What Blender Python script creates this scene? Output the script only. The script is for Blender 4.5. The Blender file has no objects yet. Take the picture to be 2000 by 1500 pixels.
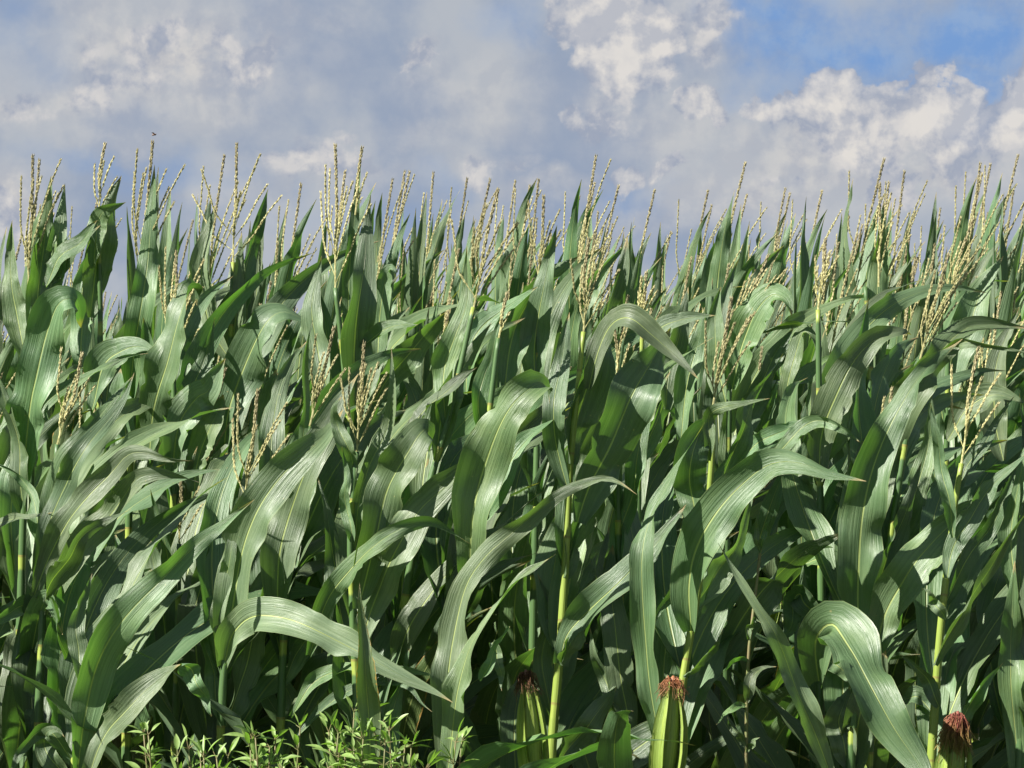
import bpy, math, random
import numpy as np
from mathutils import Vector

SC = bpy.context.scene
COL = SC.collection
R = math.radians

# ------------------------------------------------------------------ camera
F = 6000.0            # focal length in pixels of the 2000 px wide photograph
HY = 800.0            # image row of the horizon
CZ = 1.60             # eye height
cam_d = bpy.data.cameras.new("camera")
cam = bpy.data.objects.new("camera", cam_d)
COL.objects.link(cam)
cam.location = (0, 0, CZ)
cam.rotation_euler = (R(90), 0, 0)
cam_d.sensor_width = 36.0
cam_d.lens = 36.0 * F / 2000.0
cam_d.shift_y = (HY - 750.0) / 2000.0
cam_d.clip_start = 0.05
cam_d.clip_end = 20000
SC.camera = cam

# ------------------------------------------------------------------ light
SUN_DIR = Vector((-1.20, -0.62, 1.00)).normalized()      # towards the sun: behind the camera, to the left
sun_d = bpy.data.lights.new("sun", 'SUN')
sun_d.energy = 5.0
sun_d.angle = R(0.53)
sun_d.color = (1.0, 0.95, 0.87)
sun = bpy.data.objects.new("sun", sun_d)
COL.objects.link(sun)
sun.rotation_euler = SUN_DIR.to_track_quat('Z', 'Y').to_euler()
SUN_EL = math.asin(SUN_DIR.z)
SUN_AZ = math.atan2(SUN_DIR.x, SUN_DIR.y)
SC.view_settings.view_transform = 'Standard'
SC.view_settings.look = 'None'
EXPO = 1.32
SC.view_settings.exposure = EXPO
SC.view_settings.gamma = 1.0
SC.cycles.max_bounces = 6
SC.cycles.diffuse_bounces = 2
SC.cycles.glossy_bounces = 2
SC.cycles.transmission_bounces = 3


class NT:
    """small helper to wire shader nodes"""
    def __init__(s, tree):
        s.t = tree
        s.n = tree.nodes
        s.l = tree.links
        s.n.clear()

    def node(s, typ, **kw):
        o = s.n.new(typ)
        for k, v in kw.items():
            setattr(o, k, v)
        return o

    def set(s, sock, v):
        if isinstance(v, bpy.types.NodeSocket):
            s.l.new(v, sock)
        elif v is not None:
            sock.default_value = v

    def math(s, op, a, b=None, c=None, clamp=False):
        o = s.node('ShaderNodeMath', operation=op, use_clamp=clamp)
        s.set(o.inputs[0], a)
        s.set(o.inputs[1], b)
        s.set(o.inputs[2], c)
        return o.outputs[0]

    def vmath(s, op, a, b=None):
        o = s.node('ShaderNodeVectorMath', operation=op)
        s.set(o.inputs[0], a)
        s.set(o.inputs[1], b)
        return o.outputs['Value'] if op in ('LENGTH', 'DOT_PRODUCT') else o.outputs[0]

    def ramp(s, x, a, b, c=0.0, d=1.0, smooth=True):
        o = s.node('ShaderNodeMapRange', interpolation_type='SMOOTHSTEP' if smooth else 'LINEAR')
        s.set(o.inputs[0], x)
        for i, v in enumerate((a, b, c, d)):
            s.set(o.inputs[i + 1], v)
        return o.outputs[0]

    def mix(s, f, a, b, typ='MIX'):
        o = s.node('ShaderNodeMix', data_type='RGBA', blend_type=typ)
        s.set(o.inputs[0], f)
        s.set(o.inputs[6], a if isinstance(a, bpy.types.NodeSocket) else (*a, 1))
        s.set(o.inputs[7], b if isinstance(b, bpy.types.NodeSocket) else (*b, 1))
        return o.outputs[2]

    def noise(s, vec, scale, detail=2.0, rough=0.5, dist=0.0, col=False, dim='3D'):
        o = s.node('ShaderNodeTexNoise', noise_dimensions=dim)
        s.set(o.inputs['Vector'], vec)
        o.inputs['Scale'].default_value = scale
        o.inputs['Detail'].default_value = detail
        o.inputs['Roughness'].default_value = rough
        o.inputs['Distortion'].default_value = dist
        return o.outputs['Color' if col else 'Fac']

    def combine(s, x, y, z=0.0):
        o = s.node('ShaderNodeCombineXYZ')
        s.set(o.inputs[0], x)
        s.set(o.inputs[1], y)
        s.set(o.inputs[2], z)
        return o.outputs[0]

    def sep(s, v):
        o = s.node('ShaderNodeSeparateXYZ')
        s.set(o.inputs[0], v)
        return o.outputs


# ------------------------------------------------------------------ sky
def build_sky():
    w = bpy.data.worlds.new("World")
    SC.world = w
    w.use_nodes = True
    g = NT(w.node_tree)
    tc = g.node('ShaderNodeTexCoord').outputs['Generated']
    d = g.vmath('NORMALIZE', tc)
    x, y, z = g.sep(d)[:3]
    az = g.math('ARCTAN2', x, y)
    el = g.math('ARCSINE', z)
    # sky bearings and elevations in units of 0.1 rad
    p = g.combine(g.math('MULTIPLY', az, 10.0), g.math('MULTIPLY', el, 10.0))
    K = 10.0 / F

    def pos(px, py):
        return ((px - 1000.0) * K, (HY - py) * K, 0.0)

    n1 = g.noise(p, 3.2, 6.0, 0.56, 0.15, col=True, dim='2D')
    warp = g.vmath('MULTIPLY', g.vmath('SUBTRACT', n1, (0.5, 0.5, 0.5)), (0.42, 0.30, 0.0))
    pw = g.vmath('ADD', p, warp)
    warp2 = g.vmath('MULTIPLY', g.vmath('SUBTRACT', n1, (0.5, 0.5, 0.5)), (0.16, 0.14, 0.0))
    pc = g.vmath('ADD', p, warp2)

    def blob(px, py, rx, ry, amp=1.0, hard=0.0, vec=None):
        q = pos(px, py)
        ma = g.node('ShaderNodeVectorMath', operation='MULTIPLY_ADD')
        g.set(ma.inputs[0], vec or pw)
        ma.inputs[1].default_value = (1.0 / (rx * K), 1.0 / (ry * K), 0.0)
        ma.inputs[2].default_value = (-q[0] / (rx * K), -q[1] / (ry * K), 0.0)
        return g.ramp(g.vmath('LENGTH', ma.outputs[0]), 1.0, hard, 0.0, amp)

    def field(rows, vec=None, add=False):
        acc = None
        for r in rows:
            b = blob(*r, vec=vec)
            acc = b if acc is None else g.math('ADD' if add else 'MAXIMUM', acc, b)
        return acc

    # soft lit cloud
    soft = field([
        (330, 110, 330, 150, .85), (350, 130, 420, 220, .75), (150, 170, 220, 110, .55), (930, 200, 260, 160, .35), (1300, 250, 300, 160, .4), (480, 110, 170, 110, .8), (170, 60, 130, 70, .35), (30, 225, 120, 90, .75),
        (560, 40, 170, 90, .45), (840, 110, 50, 90, .55), (900, 180, 60, 60, .35), (960, 310, 110, 55, .7), (300, 260, 330, 70, .35),
        (620, 340, 260, 60, .55), (40, 400, 140, 80, .95), (1060, 370, 120, 60, .55), (1380, 50, 150, 130, .75),
        (1180, 190, 150, 110, .55), (480, 390, 160, 60, .4), (1600, 310, 360, 130, .75), (1850, 320, 280, 110, .8), (1480, 380, 320, 90, .7), (1700, 250, 260, 100, .6),
        (1270, 420, 260, 60, .35), (820, 280, 240, 40, .3),
    ])
    # crisp cumulus heads
    cum = field([
        (1185, 30, 130, 110, 1.1, .5), (1245, 70, 90, 100, 1.1, .4), (1205, 120, 120, 110, .9, .3), (1165, 230, 110, 70, .5, .0), (1195, 130, 90, 80, .9, .1), (1130, 20, 60, 50, .9, .2), (1270, 20, 60, 70, .9, .2), (1215, 190, 60, 60, .55, .1),
        (1370, 205, 90, 56, 1.0, .3), (1425, 240, 60, 40, .8, .1), (1530, 222, 60, 46, .75, .1), (1580, 245, 70, 48, .85, .1), (1640, 235, 110, 80, 1.0, .3), (1690, 260, 130, 90, .8, .2), (1780, 250, 120, 90, .85, .2),
        (1660, 180, 110, 56, .75, .1), (1610, 295, 90, 66, .75, .1), (1790, 180, 62, 70, .72, .1), (1850, 225, 80, 70, .95, .1),
        (1900, 255, 90, 65, .9, .1), (1995, 200, 100, 120, 1.05, .4), (1960, 255, 80, 60, .9, .1), (1735, 365, 62, 62, .8, .0),
        (1090, 215, 60, 50, .55, .0), (1280, 335, 46, 36, .6, .0), (1215, 365, 60, 36, .55, .0), (1840, 300, 200, 80, .6, .0),
        (1380, 60, 130, 90, .5, .0), (480, 115, 120, 80, .55, .0), (330, 70, 150, 80, .45, .0), (845, 120, 60, 90, .5, .0), (200, 150, 160, 80, .35, .0), (40, 215, 110, 70, .45, .0), (600, 330, 200, 50, .35, .0), (10, 390, 90, 70, .6, .0), (960, 310, 90, 46, .5, .0), (1500, 350, 70, 40, .45, .0),
    ])
    vo = g.node('ShaderNodeTexVoronoi', feature='SMOOTH_F1', voronoi_dimensions='2D')
    g.set(vo.inputs['Vector'], pc)
    vo.inputs['Scale'].default_value = 7.0
    vo.inputs['Detail'].default_value = 3.0
    vo.inputs['Roughness'].default_value = .55
    vo.inputs['Smoothness'].default_value = .35
    puff = g.math('SUBTRACT', 1.0, vo.outputs['Distance'])
    # open blue
    blue = field([
        (1900, 90, 300, 120, .95, .2), (1640, 80, 280, 130, 1.0, .2), (1900, 190, 120, 110, 1.0, .3), (1520, 20, 220, 80, .9), (1000, 40, 110, 90, .55),
        (1560, 150, 190, 100, .85), (1720, 160, 200, 70, .7), (1470, 200, 70, 60, .5), (370, 350, 200, 50, .35), (700, 420, 500, 50, .25), (190, 320, 180, 40, .35), (860, 350, 120, 50, .35),
        (1230, 390, 120, 50, .35), (30, 80, 170, 140, .30),
    ])
    nf = g.noise(p, 2.2, 5.0, 0.55, 0.0, dim='2D')
    nd = g.noise(p, 9.0, 6.0, 0.58, 0.1, dim='2D')
    # relief: noise here minus noise a little towards the sun, so heads light on their upper left
    ps = g.vmath('ADD', p, (-0.030, 0.034, 0.0))
    rel = g.math('SUBTRACT', g.noise(p, 5.5, 6.0, 0.55, 0.1, dim='2D'), g.noise(ps, 5.5, 6.0, 0.55, 0.1, dim='2D'))
    rel = g.ramp(rel, -0.085, 0.10, 0.0, 1.0, False)

    sky = g.node('ShaderNodeTexSky', sky_type='NISHITA')
    sky.sun_disc = False
    sky.sun_elevation = SUN_EL
    sky.sun_rotation = SUN_AZ
    sky.altitude = 100
    sky.air_density = 1.0
    sky.dust_density = 0.4
    sky.ozone_density = 2.0
    S = 0.10
    clear = g.mix(1.0, sky.outputs[0], (0.20, 0.235, 0.29), 'MULTIPLY')

    def lin(r, gg, b):
        f = lambda c: ((c / 255 + .055) / 1.055) ** 2.4 if c > 10 else c / 255 / 12.92
        return tuple(f(c) / S / 2 ** EXPO for c in (r, gg, b))

    base = g.mix(g.ramp(nf, .34, .66), lin(149, 163, 186), lin(180, 186, 195))
    sf = g.math('MULTIPLY', g.math('MULTIPLY', soft, 1.25), g.ramp(nd, .30, .62, .6, 1.05), clamp=True)
    softc = g.mix(rel, lin(184, 186, 193), lin(209, 207, 205))
    c = g.mix(sf, base, softc)
    blue2 = g.math('MULTIPLY', blue, g.ramp(nf, .28, .60, 1.15, .55), clamp=True)
    c = g.mix(blue2, c, g.mix(g.ramp(nd, .30, .7, 0., .55), lin(120, 158, 210), lin(160, 181, 208)))
    cd = g.math('ADD', g.math('MULTIPLY', cum, 1.25), g.math('MULTIPLY', g.math('SUBTRACT', puff, .20), .8))
    cd = g.math('ADD', cd, g.math('MULTIPLY', g.math('SUBTRACT', nd, .5), .8))
    cf = g.ramp(cd, .02, .46)
    shade = g.math('ADD', g.math('MULTIPLY', rel, .62), g.math('MULTIPLY', g.ramp(cd, .2, 1.3), .40), clamp=True)
    cumc = g.mix(shade, lin(156, 165, 184), lin(228, 223, 217))
    c = g.mix(g.math('MULTIPLY', g.math('MULTIPLY', cf, g.ramp(cum, .02, .25)), .9), c, cumc)
    # the rest of the dome: broken cloud over the clear sky
    gn = g.noise(d, 2.2, 6.0, 0.55, 0.2)
    gc = g.mix(g.ramp(gn, .44, .60), clear, lin(172, 179, 192))
    far = g.ramp(g.math('ABSOLUTE', az), .22, .50)
    far = g.math('MAXIMUM', far, g.ramp(el, .20, .42))
    c = g.mix(far, c, gc)
    bg = g.node('ShaderNodeBackground')
    g.l.new(c, bg.inputs[0])
    bg.inputs[1].default_value = S
    out = g.node('ShaderNodeOutputWorld')
    g.l.new(bg.outputs[0], out.inputs[0])
    w.cycles.sampling_method = 'MANUAL'
    w.cycles.sample_map_resolution = 512


build_sky()


# ------------------------------------------------------------------ materials
def new_mat(name):
    m = bpy.data.materials.new(name)
    m.use_nodes = True
    return m, NT(m.node_tree)


def finish(g, bsdf, transl=None, fac=0.3):
    out = g.node('ShaderNodeOutputMaterial')
    if transl is None:
        g.l.new(bsdf.outputs[0], out.inputs[0])
        return
    t = g.node('ShaderNodeBsdfTranslucent')
    g.set(t.inputs[0], transl)
    ms = g.node('ShaderNodeMixShader')
    ms.inputs[0].default_value = fac
    g.l.new(bsdf.outputs[0], ms.inputs[1])
    g.l.new(t.outputs[0], ms.inputs[2])
    g.l.new(ms.outputs[0], out.inputs[0])


def leaf_material(name, top, under, rib, rough=.45, tint=.5, brown=0.0):
    m, g = new_mat(name)
    uv = g.node('ShaderNodeUVMap').outputs[0]
    u, v = g.sep(uv)[:2]
    oi = g.node('ShaderNodeObjectInfo')
    rnd = oi.outputs['Random']
    geo = g.node('ShaderNodeNewGeometry')
    back = geo.outputs['Backfacing']
    off = g.math('MULTIPLY', rnd, 37.0)
    cv = g.math('ABSOLUTE', g.math('SUBTRACT', v, .5))
    veins = g.noise(g.combine(g.math('MULTIPLY', v, 15.0), g.math('MULTIPLY', u, 1.7), off), 1.0, 4.0, .66, .25)
    fine = g.noise(g.combine(g.math('MULTIPLY', v, 90.0), g.math('MULTIPLY', u, 4.0), off), 1.0, 2.0, .6)
    blot = g.noise(g.combine(g.math('MULTIPLY', v, 2.0), g.math('MULTIPLY', u, 7.0), off), 1.0, 4.0, .6)
    c = g.mix(back, top, under)
    dark = g.mix(1.0, c, (.78, .83, .78), 'MULTIPLY')
    lite = g.mix(1.0, c, (1.20, 1.13, 1.17), 'MULTIPLY')
    c = g.mix(g.ramp(veins, .33, .66), dark, lite)
    c = g.mix(g.ramp(blot, .35, .75, 0., .35), c, g.mix(1.0, c, (1.5, 1.25, .9), 'MULTIPLY'))
    # plant to plant shade
    hs = g.node('ShaderNodeHueSaturation')
    g.set(hs.inputs['Hue'], g.ramp(rnd, 0, 1, .474, .512, False))
    g.set(hs.inputs['Value'], g.ramp(g.math('FRACT', g.math('MULTIPLY', rnd, 7.31)), 0, 1, .78, 1.30, False))
    g.set(hs.inputs['Saturation'], g.ramp(g.math('FRACT', g.math('MULTIPLY', rnd, 3.77)), 0, 1, .74, 1.02, False))
    g.set(hs.inputs['Color'], c)
    c = hs.outputs[0]
    # midrib and pale margin
    ribw = g.ramp(u, 0, 1, .038, .006, False)
    ribm = g.math('MULTIPLY', g.ramp(g.math('DIVIDE', cv, ribw), 1.0, .45), g.ramp(u, .97, .6, .15, .92))
    c = g.mix(ribm, c, rib)
    c = g.mix(g.ramp(cv, .478, .495, 0., .45), c, (.22, .27, .11))
    # dry tip and specks
    dry = g.math('MULTIPLY', g.ramp(g.math('ADD', u, g.math('MULTIPLY', blot, .10)), .99, 1.035), .85)
    c = g.mix(dry, c, (.34, .26, .12))
    sp = g.noise(g.combine(g.math('MULTIPLY', v, 9.0), g.math('MULTIPLY', u, 60.0), off), 1.0, 2.0, .5)
    c = g.mix(g.ramp(sp, .735, .77, 0., .55), c, (.30, .27, .12))
    if brown:
        e = g.math('MULTIPLY', g.ramp(g.math('ADD', cv, g.math('MULTIPLY', g.math('SUBTRACT', sp, .5), .25)), .44, .5), g.ramp(u, .3, .5))
        c = g.mix(e, c, (.33, .20, .05))
    h = g.math('ADD', g.math('MULTIPLY', veins, 1.0), g.math('MULTIPLY', fine, .18))
    h = g.math('ADD', h, g.math('MULTIPLY', blot, .8))
    h = g.math('SUBTRACT', h, g.math('MULTIPLY', ribm, g.ramp(back, 0, 1, .8, -1.2, False)))
    bp = g.node('ShaderNodeBump')
    bp.inputs['Strength'].default_value = .55
    bp.inputs['Distance'].default_value = .0050
    g.set(bp.inputs['Height'], h)
    b = g.node('ShaderNodeBsdfPrincipled')
    g.set(b.inputs['Base Color'], c)
    g.set(b.inputs['Roughness'], g.ramp(veins, .3, .7, rough - .07, rough + .10, False))
    b.inputs['Specular IOR Level'].default_value = .62
    g.l.new(bp.outputs[0], b.inputs['Normal'])
    tr = g.mix(1.0, c, (2.0, 2.9, .6), 'MULTIPLY')
    finish(g, b, tr, .17)
    return m


M = {}
M['leaf'] = leaf_material('corn_leaf', (.069, .138, .056), (.082, .154, .061), (.31, .37, .13))
M['leaf_edge'] = leaf_material('corn_leaf_browned', (.060, .105, .032), (.07, .12, .04), (.26, .30, .10), brown=1.0)


def stalk_material(name='corn_stalk', bare=False):
    m, g = new_mat(name)
    uv = g.node('ShaderNodeUVMap').outputs[0]
    u, v = g.sep(uv)[:2]           # u runs once per internode, v round the stalk
    rnd = g.node('ShaderNodeObjectInfo').outputs['Random']
    st = g.noise(g.combine(g.math('MULTIPLY', v, 26.0), g.math('MULTIPLY', u, .8), g.math('MULTIPLY', rnd, 9.0)), 1.0, 3.0, .6)
    fr = g.math('FRACT', u)
    green = g.mix(g.ramp(st, .35, .65), (.17, .24, .035), (.25, .32, .065)) if bare else g.mix(g.ramp(st, .35, .65), (.052, .108, .036), (.080, .150, .045))
    pale = g.mix(g.ramp(st, .35, .65), (.20, .27, .04), (.29, .35, .075))
    c = g.mix(g.ramp(g.math('ADD', fr, g.math('MULTIPLY', st, .12)), .84, .89), green, pale)
    c = g.mix(g.ramp(fr, .955, .985), c, (.20, .19, .05))
    blk = g.noise(g.combine(g.math('MULTIPLY', v, 8.0), g.math('MULTIPLY', u, 9.0), rnd), 1.0, 4.0, .7)
    c = g.mix(g.ramp(blk, .70, .76, 0., .6), c, (.05, .05, .025))
    bp = g.node('ShaderNodeBump')
    bp.inputs['Strength'].default_value = .4
    bp.inputs['Distance'].default_value = .002
    g.set(bp.inputs['Height'], st)
    b = g.node('ShaderNodeBsdfPrincipled')
    g.set(b.inputs['Base Color'], c)
    b.inputs['Roughness'].default_value = .42
    g.l.new(bp.outputs[0], b.inputs['Normal'])
    finish(g, b)
    return m


def tassel_material():
    m, g = new_mat('corn_tassel')
    uv = g.node('ShaderNodeUVMap').outputs[0]
    u, v = g.sep(uv)[:2]
    rnd = g.node('ShaderNodeObjectInfo').outputs['Random']
    pos = g.node('ShaderNodeNewGeometry').outputs['Position']
    n = g.noise(pos, 160.0, 2.0, .6)
    c = g.mix(g.ramp(n, .32, .68), (.36, .32, .13), (.63, .60, .31))
    c = g.mix(g.ramp(u, .05, .5, .75, 0.), c, g.mix(g.ramp(n, .35, .65), (.22, .24, .07), (.52, .50, .22)))
    c = g.mix(g.ramp(u, .45, .95, 0., .75), c, g.mix(g.ramp(n, .35, .65), (.15, .12, .065), (.38, .33, .19)))
    hs = g.node('ShaderNodeHueSaturation')
    g.set(hs.inputs['Value'], g.ramp(rnd, 0, 1, .78, 1.2, False))
    g.set(hs.inputs['Color'], c)
    b = g.node('ShaderNodeBsdfPrincipled')
    g.set(b.inputs['Base Color'], hs.outputs[0])
    b.inputs['Roughness'].default_value = .7
    finish(g, b, hs.outputs[0], .15)
    return m


def husk_material():
    m, g = new_mat('corn_husk')
    uv = g.node('ShaderNodeUVMap').outputs[0]
    u, v = g.sep(uv)[:2]
    rnd = g.node('ShaderNodeObjectInfo').outputs['Random']
    st = g.noise(g.combine(g.math('MULTIPLY', v, 30.0), g.math('MULTIPLY', u, 1.2), g.math('MULTIPLY', rnd, 9.0)), 1.0, 4.0, .65)
    lay = g.noise(g.combine(g.math('MULTIPLY', v, 3.0), g.math('MULTIPLY', u, 1.0), g.math('MULTIPLY', rnd, 5.0)), 1.0, 2.0, .5)
    c = g.mix(g.ramp(st, .32, .68), (.19, .27, .035), (.30, .38, .08))
    c = g.mix(g.ramp(lay, .44, .52, 0., .45), c, (.13, .22, .035))
    bp = g.node('ShaderNodeBump')
    bp.inputs['Strength'].default_value = .6
    bp.inputs['Distance'].default_value = .004
    g.set(bp.inputs['Height'], g.math('ADD', st, g.ramp(lay, .44, .50)))
    b = g.node('ShaderNodeBsdfPrincipled')
    g.set(b.inputs['Base Color'], c)
    b.inputs['Roughness'].default_value = .45
    g.l.new(bp.outputs[0], b.inputs['Normal'])
    finish(g, b, c, .12)
    return m


def silk_material(name, lo, hi):
    m, g = new_mat(name)
    uv = g.node('ShaderNodeUVMap').outputs[0]
    u, v = g.sep(uv)[:2]
    pos = g.node('ShaderNodeNewGeometry').outputs['Position']
    n = g.noise(pos, 210.0, 2.0, .6)
    c = g.mix(g.ramp(u, .0, .8), lo, hi)
    c = g.mix(g.ramp(n, .35, .7, 0., .6), c, (.33, .17, .10))
    b = g.node('ShaderNodeBsdfPrincipled')
    g.set(b.inputs['Base Color'], c)
    b.inputs['Roughness'].default_value = .5
    finish(g, b)
    return m


def plain_leaf(name, a, b_, rough=.45):
    m, g = new_mat(name)
    uv = g.node('ShaderNodeUVMap').outputs[0]
    u, v = g.sep(uv)[:2]
    pos = g.node('ShaderNodeNewGeometry').outputs['Position']
    n = g.noise(pos, 55.0, 3.0, .6)
    c = g.mix(g.ramp(n, .3, .7), a, b_)
    cv = g.math('ABSOLUTE', g.math('SUBTRACT', v, .5))
    c = g.mix(g.ramp(cv, .05, .02, 0., .5), c, (.24, .30, .12))
    side = g.math('ABSOLUTE', g.math('SUBTRACT', g.math('FRACT', g.math('ADD', g.math('MULTIPLY', u, 6.0), g.math('MULTIPLY', cv, 3.0))), .5))
    c = g.mix(g.ramp(side, .10, .02, 0., .35), c, (.20, .27, .10))
    b = g.node('ShaderNodeBsdfPrincipled')
    g.set(b.inputs['Base Color'], c)
    b.inputs['Roughness'].default_value = rough
    finish(g, b, g.mix(1.0, c, (1.4, 1.9, .5), 'MULTIPLY'), .28)
    return m


M['stalk'] = stalk_material()
M['bare'] = stalk_material('corn_stalk_bare', True)
M['tassel'] = tassel_material()
M['husk'] = husk_material()
M['silk_red'] = silk_material('silk_red', (.26, .22, .05), (.20, .04, .04))
M['silk_brown'] = silk_material('silk_brown', (.14, .08, .03), (.30, .11, .045))
M['silk_dark'] = silk_material('silk_dark', (.05, .035, .015), (.07, .03, .02))
M['weed'] = plain_leaf('weed_leaf', (.15, .25, .055), (.27, .38, .12))
M['weed_stem'] = plain_leaf('weed_stem', (.18, .21, .07), (.24, .17, .09), .6)


def ground_material():
    m, g = new_mat('ground')
    pos = g.node('ShaderNodeNewGeometry').outputs['Position']
    n = g.noise(pos, 1.3, 6.0, .65)
    n2 = g.noise(pos, 18.0, 6.0, .7)
    soil = g.mix(g.ramp(n2, .3, .7), (.075, .052, .034), (.17, .125, .085))
    turf = g.mix(g.ramp(n2, .3, .7), (.03, .06, .018), (.09, .13, .04))
    y = g.sep(pos)[1]
    k = g.ramp(g.math('ADD', y, g.math('MULTIPLY', n, .8)), 5.2, 6.2)
    c = g.mix(k, turf, soil)
    bp = g.node('ShaderNodeBump')
    bp.inputs['Distance'].default_value = .05
    g.set(bp.inputs['Height'], n2)
    b = g.node('ShaderNodeBsdfPrincipled')
    g.set(b.inputs['Base Color'], c)
    b.inputs['Roughness'].default_value = .95
    g.l.new(bp.outputs[0], b.inputs['Normal'])
    finish(g, b)
    return m


M['ground'] = ground_material()


# ------------------------------------------------------------------ mesh helpers
def mesh_from(name, V, faces, uvs, mat, smooth=True):
    me = bpy.data.meshes.new(name)
    me.from_pydata(np.asarray(V, float).tolist(), [], faces)
    ul = me.uv_layers.new(name='UVMap')
    UV = np.asarray(uvs, float)
    idx = np.empty(len(me.loops), dtype=np.int32)
    me.loops.foreach_get('vertex_index', idx)
    ul.data.foreach_set('uv', UV[idx].ravel().astype(np.float32))
    me.materials.append(mat)
    if smooth:
        me.polygons.foreach_set('use_smooth', [True] * len(me.polygons))
    me.update()
    return me


def norm(a):
    a = np.asarray(a, float)
    return a / (np.linalg.norm(a, axis=-1, keepdims=True) + 1e-12)


def catmull(P, n):
    """smooth resample of control points, even in arc length"""
    P = np.asarray(P, float)
    if len(P) < 3:
        t = np.linspace(0, 1, n)[:, None]
        return P[0] * (1 - t) + P[-1] * t
    Q = np.vstack([2 * P[0] - P[1], P, 2 * P[-1] - P[-2]])
    out = []
    for i in range(len(P) - 1):
        p0, p1, p2, p3 = Q[i:i + 4]
        for t in np.linspace(0, 1, 24, endpoint=False):
            out.append(.5 * ((2 * p1) + (p2 - p0) * t + (2 * p0 - 5 * p1 + 4 * p2 - p3) * t * t + (3 * p1 - p0 - 3 * p2 + p3) * t ** 3))
    out.append(P[-1])
    out = np.array(out)
    k = min(3, out.shape[1])
    s = np.concatenate([[0], np.cumsum(np.linalg.norm(np.diff(out[:, :k], axis=0), axis=1))])
    q = np.linspace(0, s[-1], n)
    return np.stack([np.interp(q, s, out[:, j]) for j in range(out.shape[1])], 1)


class MB:
    def __init__(s):
        s.V, s.Fc, s.U = [], [], []

    def tube(s, P, rad, n=8, u=None, cap=True):
        P = np.asarray(P, float)
        k = len(P)
        T = norm(np.gradient(P, axis=0))
        ref = np.array([1., 0, 0]) if abs(T[0][0]) < .8 else np.array([0, 0, 1.])
        A = norm(np.cross(T, ref))
        B = np.cross(T, A)
        base = len(s.V)
        rad = np.broadcast_to(rad, (k,))
        u = np.linspace(0, 1, k) if u is None else u
        for i in range(k):
            for j in range(n + 1):
                a = 2 * math.pi * j / n
                s.V.append(P[i] + rad[i] * (math.cos(a) * A[i] + math.sin(a) * B[i]))
                s.U.append((u[i], j / n))
        m = n + 1
        for i in range(k - 1):
            for j in range(n):
                a = base + i * m + j
                s.Fc.append((a, a + 1, a + m + 1, a + m))
        if cap:
            s.Fc.append(tuple(base + j for j in range(n))[::-1])
            s.Fc.append(tuple(base + (k - 1) * m + j for j in range(n)))

    def spikelet(s, p, ax, side, L, r, u):
        """a small elongated grain-like floret: two stretched four-sided pyramids"""
        ax = norm(ax)
        side = norm(side - ax * np.dot(side, ax))
        o = np.cross(ax, side)
        b = len(s.V)
        s.V += [p, p + ax * L * .42 + side * r, p + ax * L * .42 + o * r * .8, p + ax * L * .42 - side * r * .6, p + ax * L * .42 - o * r * .8, p + ax * L]
        s.U += [(u, 0)] * 6
        for i in range(4):
            a, c = b + 1 + i, b + 1 + (i + 1) % 4
            s.Fc += [(b, c, a), (b + 5, a, c)]

    def blade(s, P, B, half, A=.35, u0=0, ncross=4):
        """flat-ish leaf strip along P with side vectors B"""
        P, B = np.asarray(P, float), norm(B)
        k = len(P)
        T = norm(np.gradient(P, axis=0))
        N = np.cross(T, B)
        base = len(s.V)
        for i in range(k):
            for j in range(ncross + 1):
                q = 2 * j / ncross - 1
                h = half[i]
                s.V.append(P[i] + B[i] * h * math.sin(q * A) / A + N[i] * h * (1 - math.cos(q * A)) / A)
                s.U.append((i / (k - 1), j / ncross))
        m = ncross + 1
        for i in range(k - 1):
            for j in range(ncross):
                a = base + i * m + j
                s.Fc.append((a, a + 1, a + m + 1, a + m))

    def mesh(s, name, mat, smooth=True):
        return mesh_from(name, s.V, s.Fc, s.U, mat, smooth)


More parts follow.
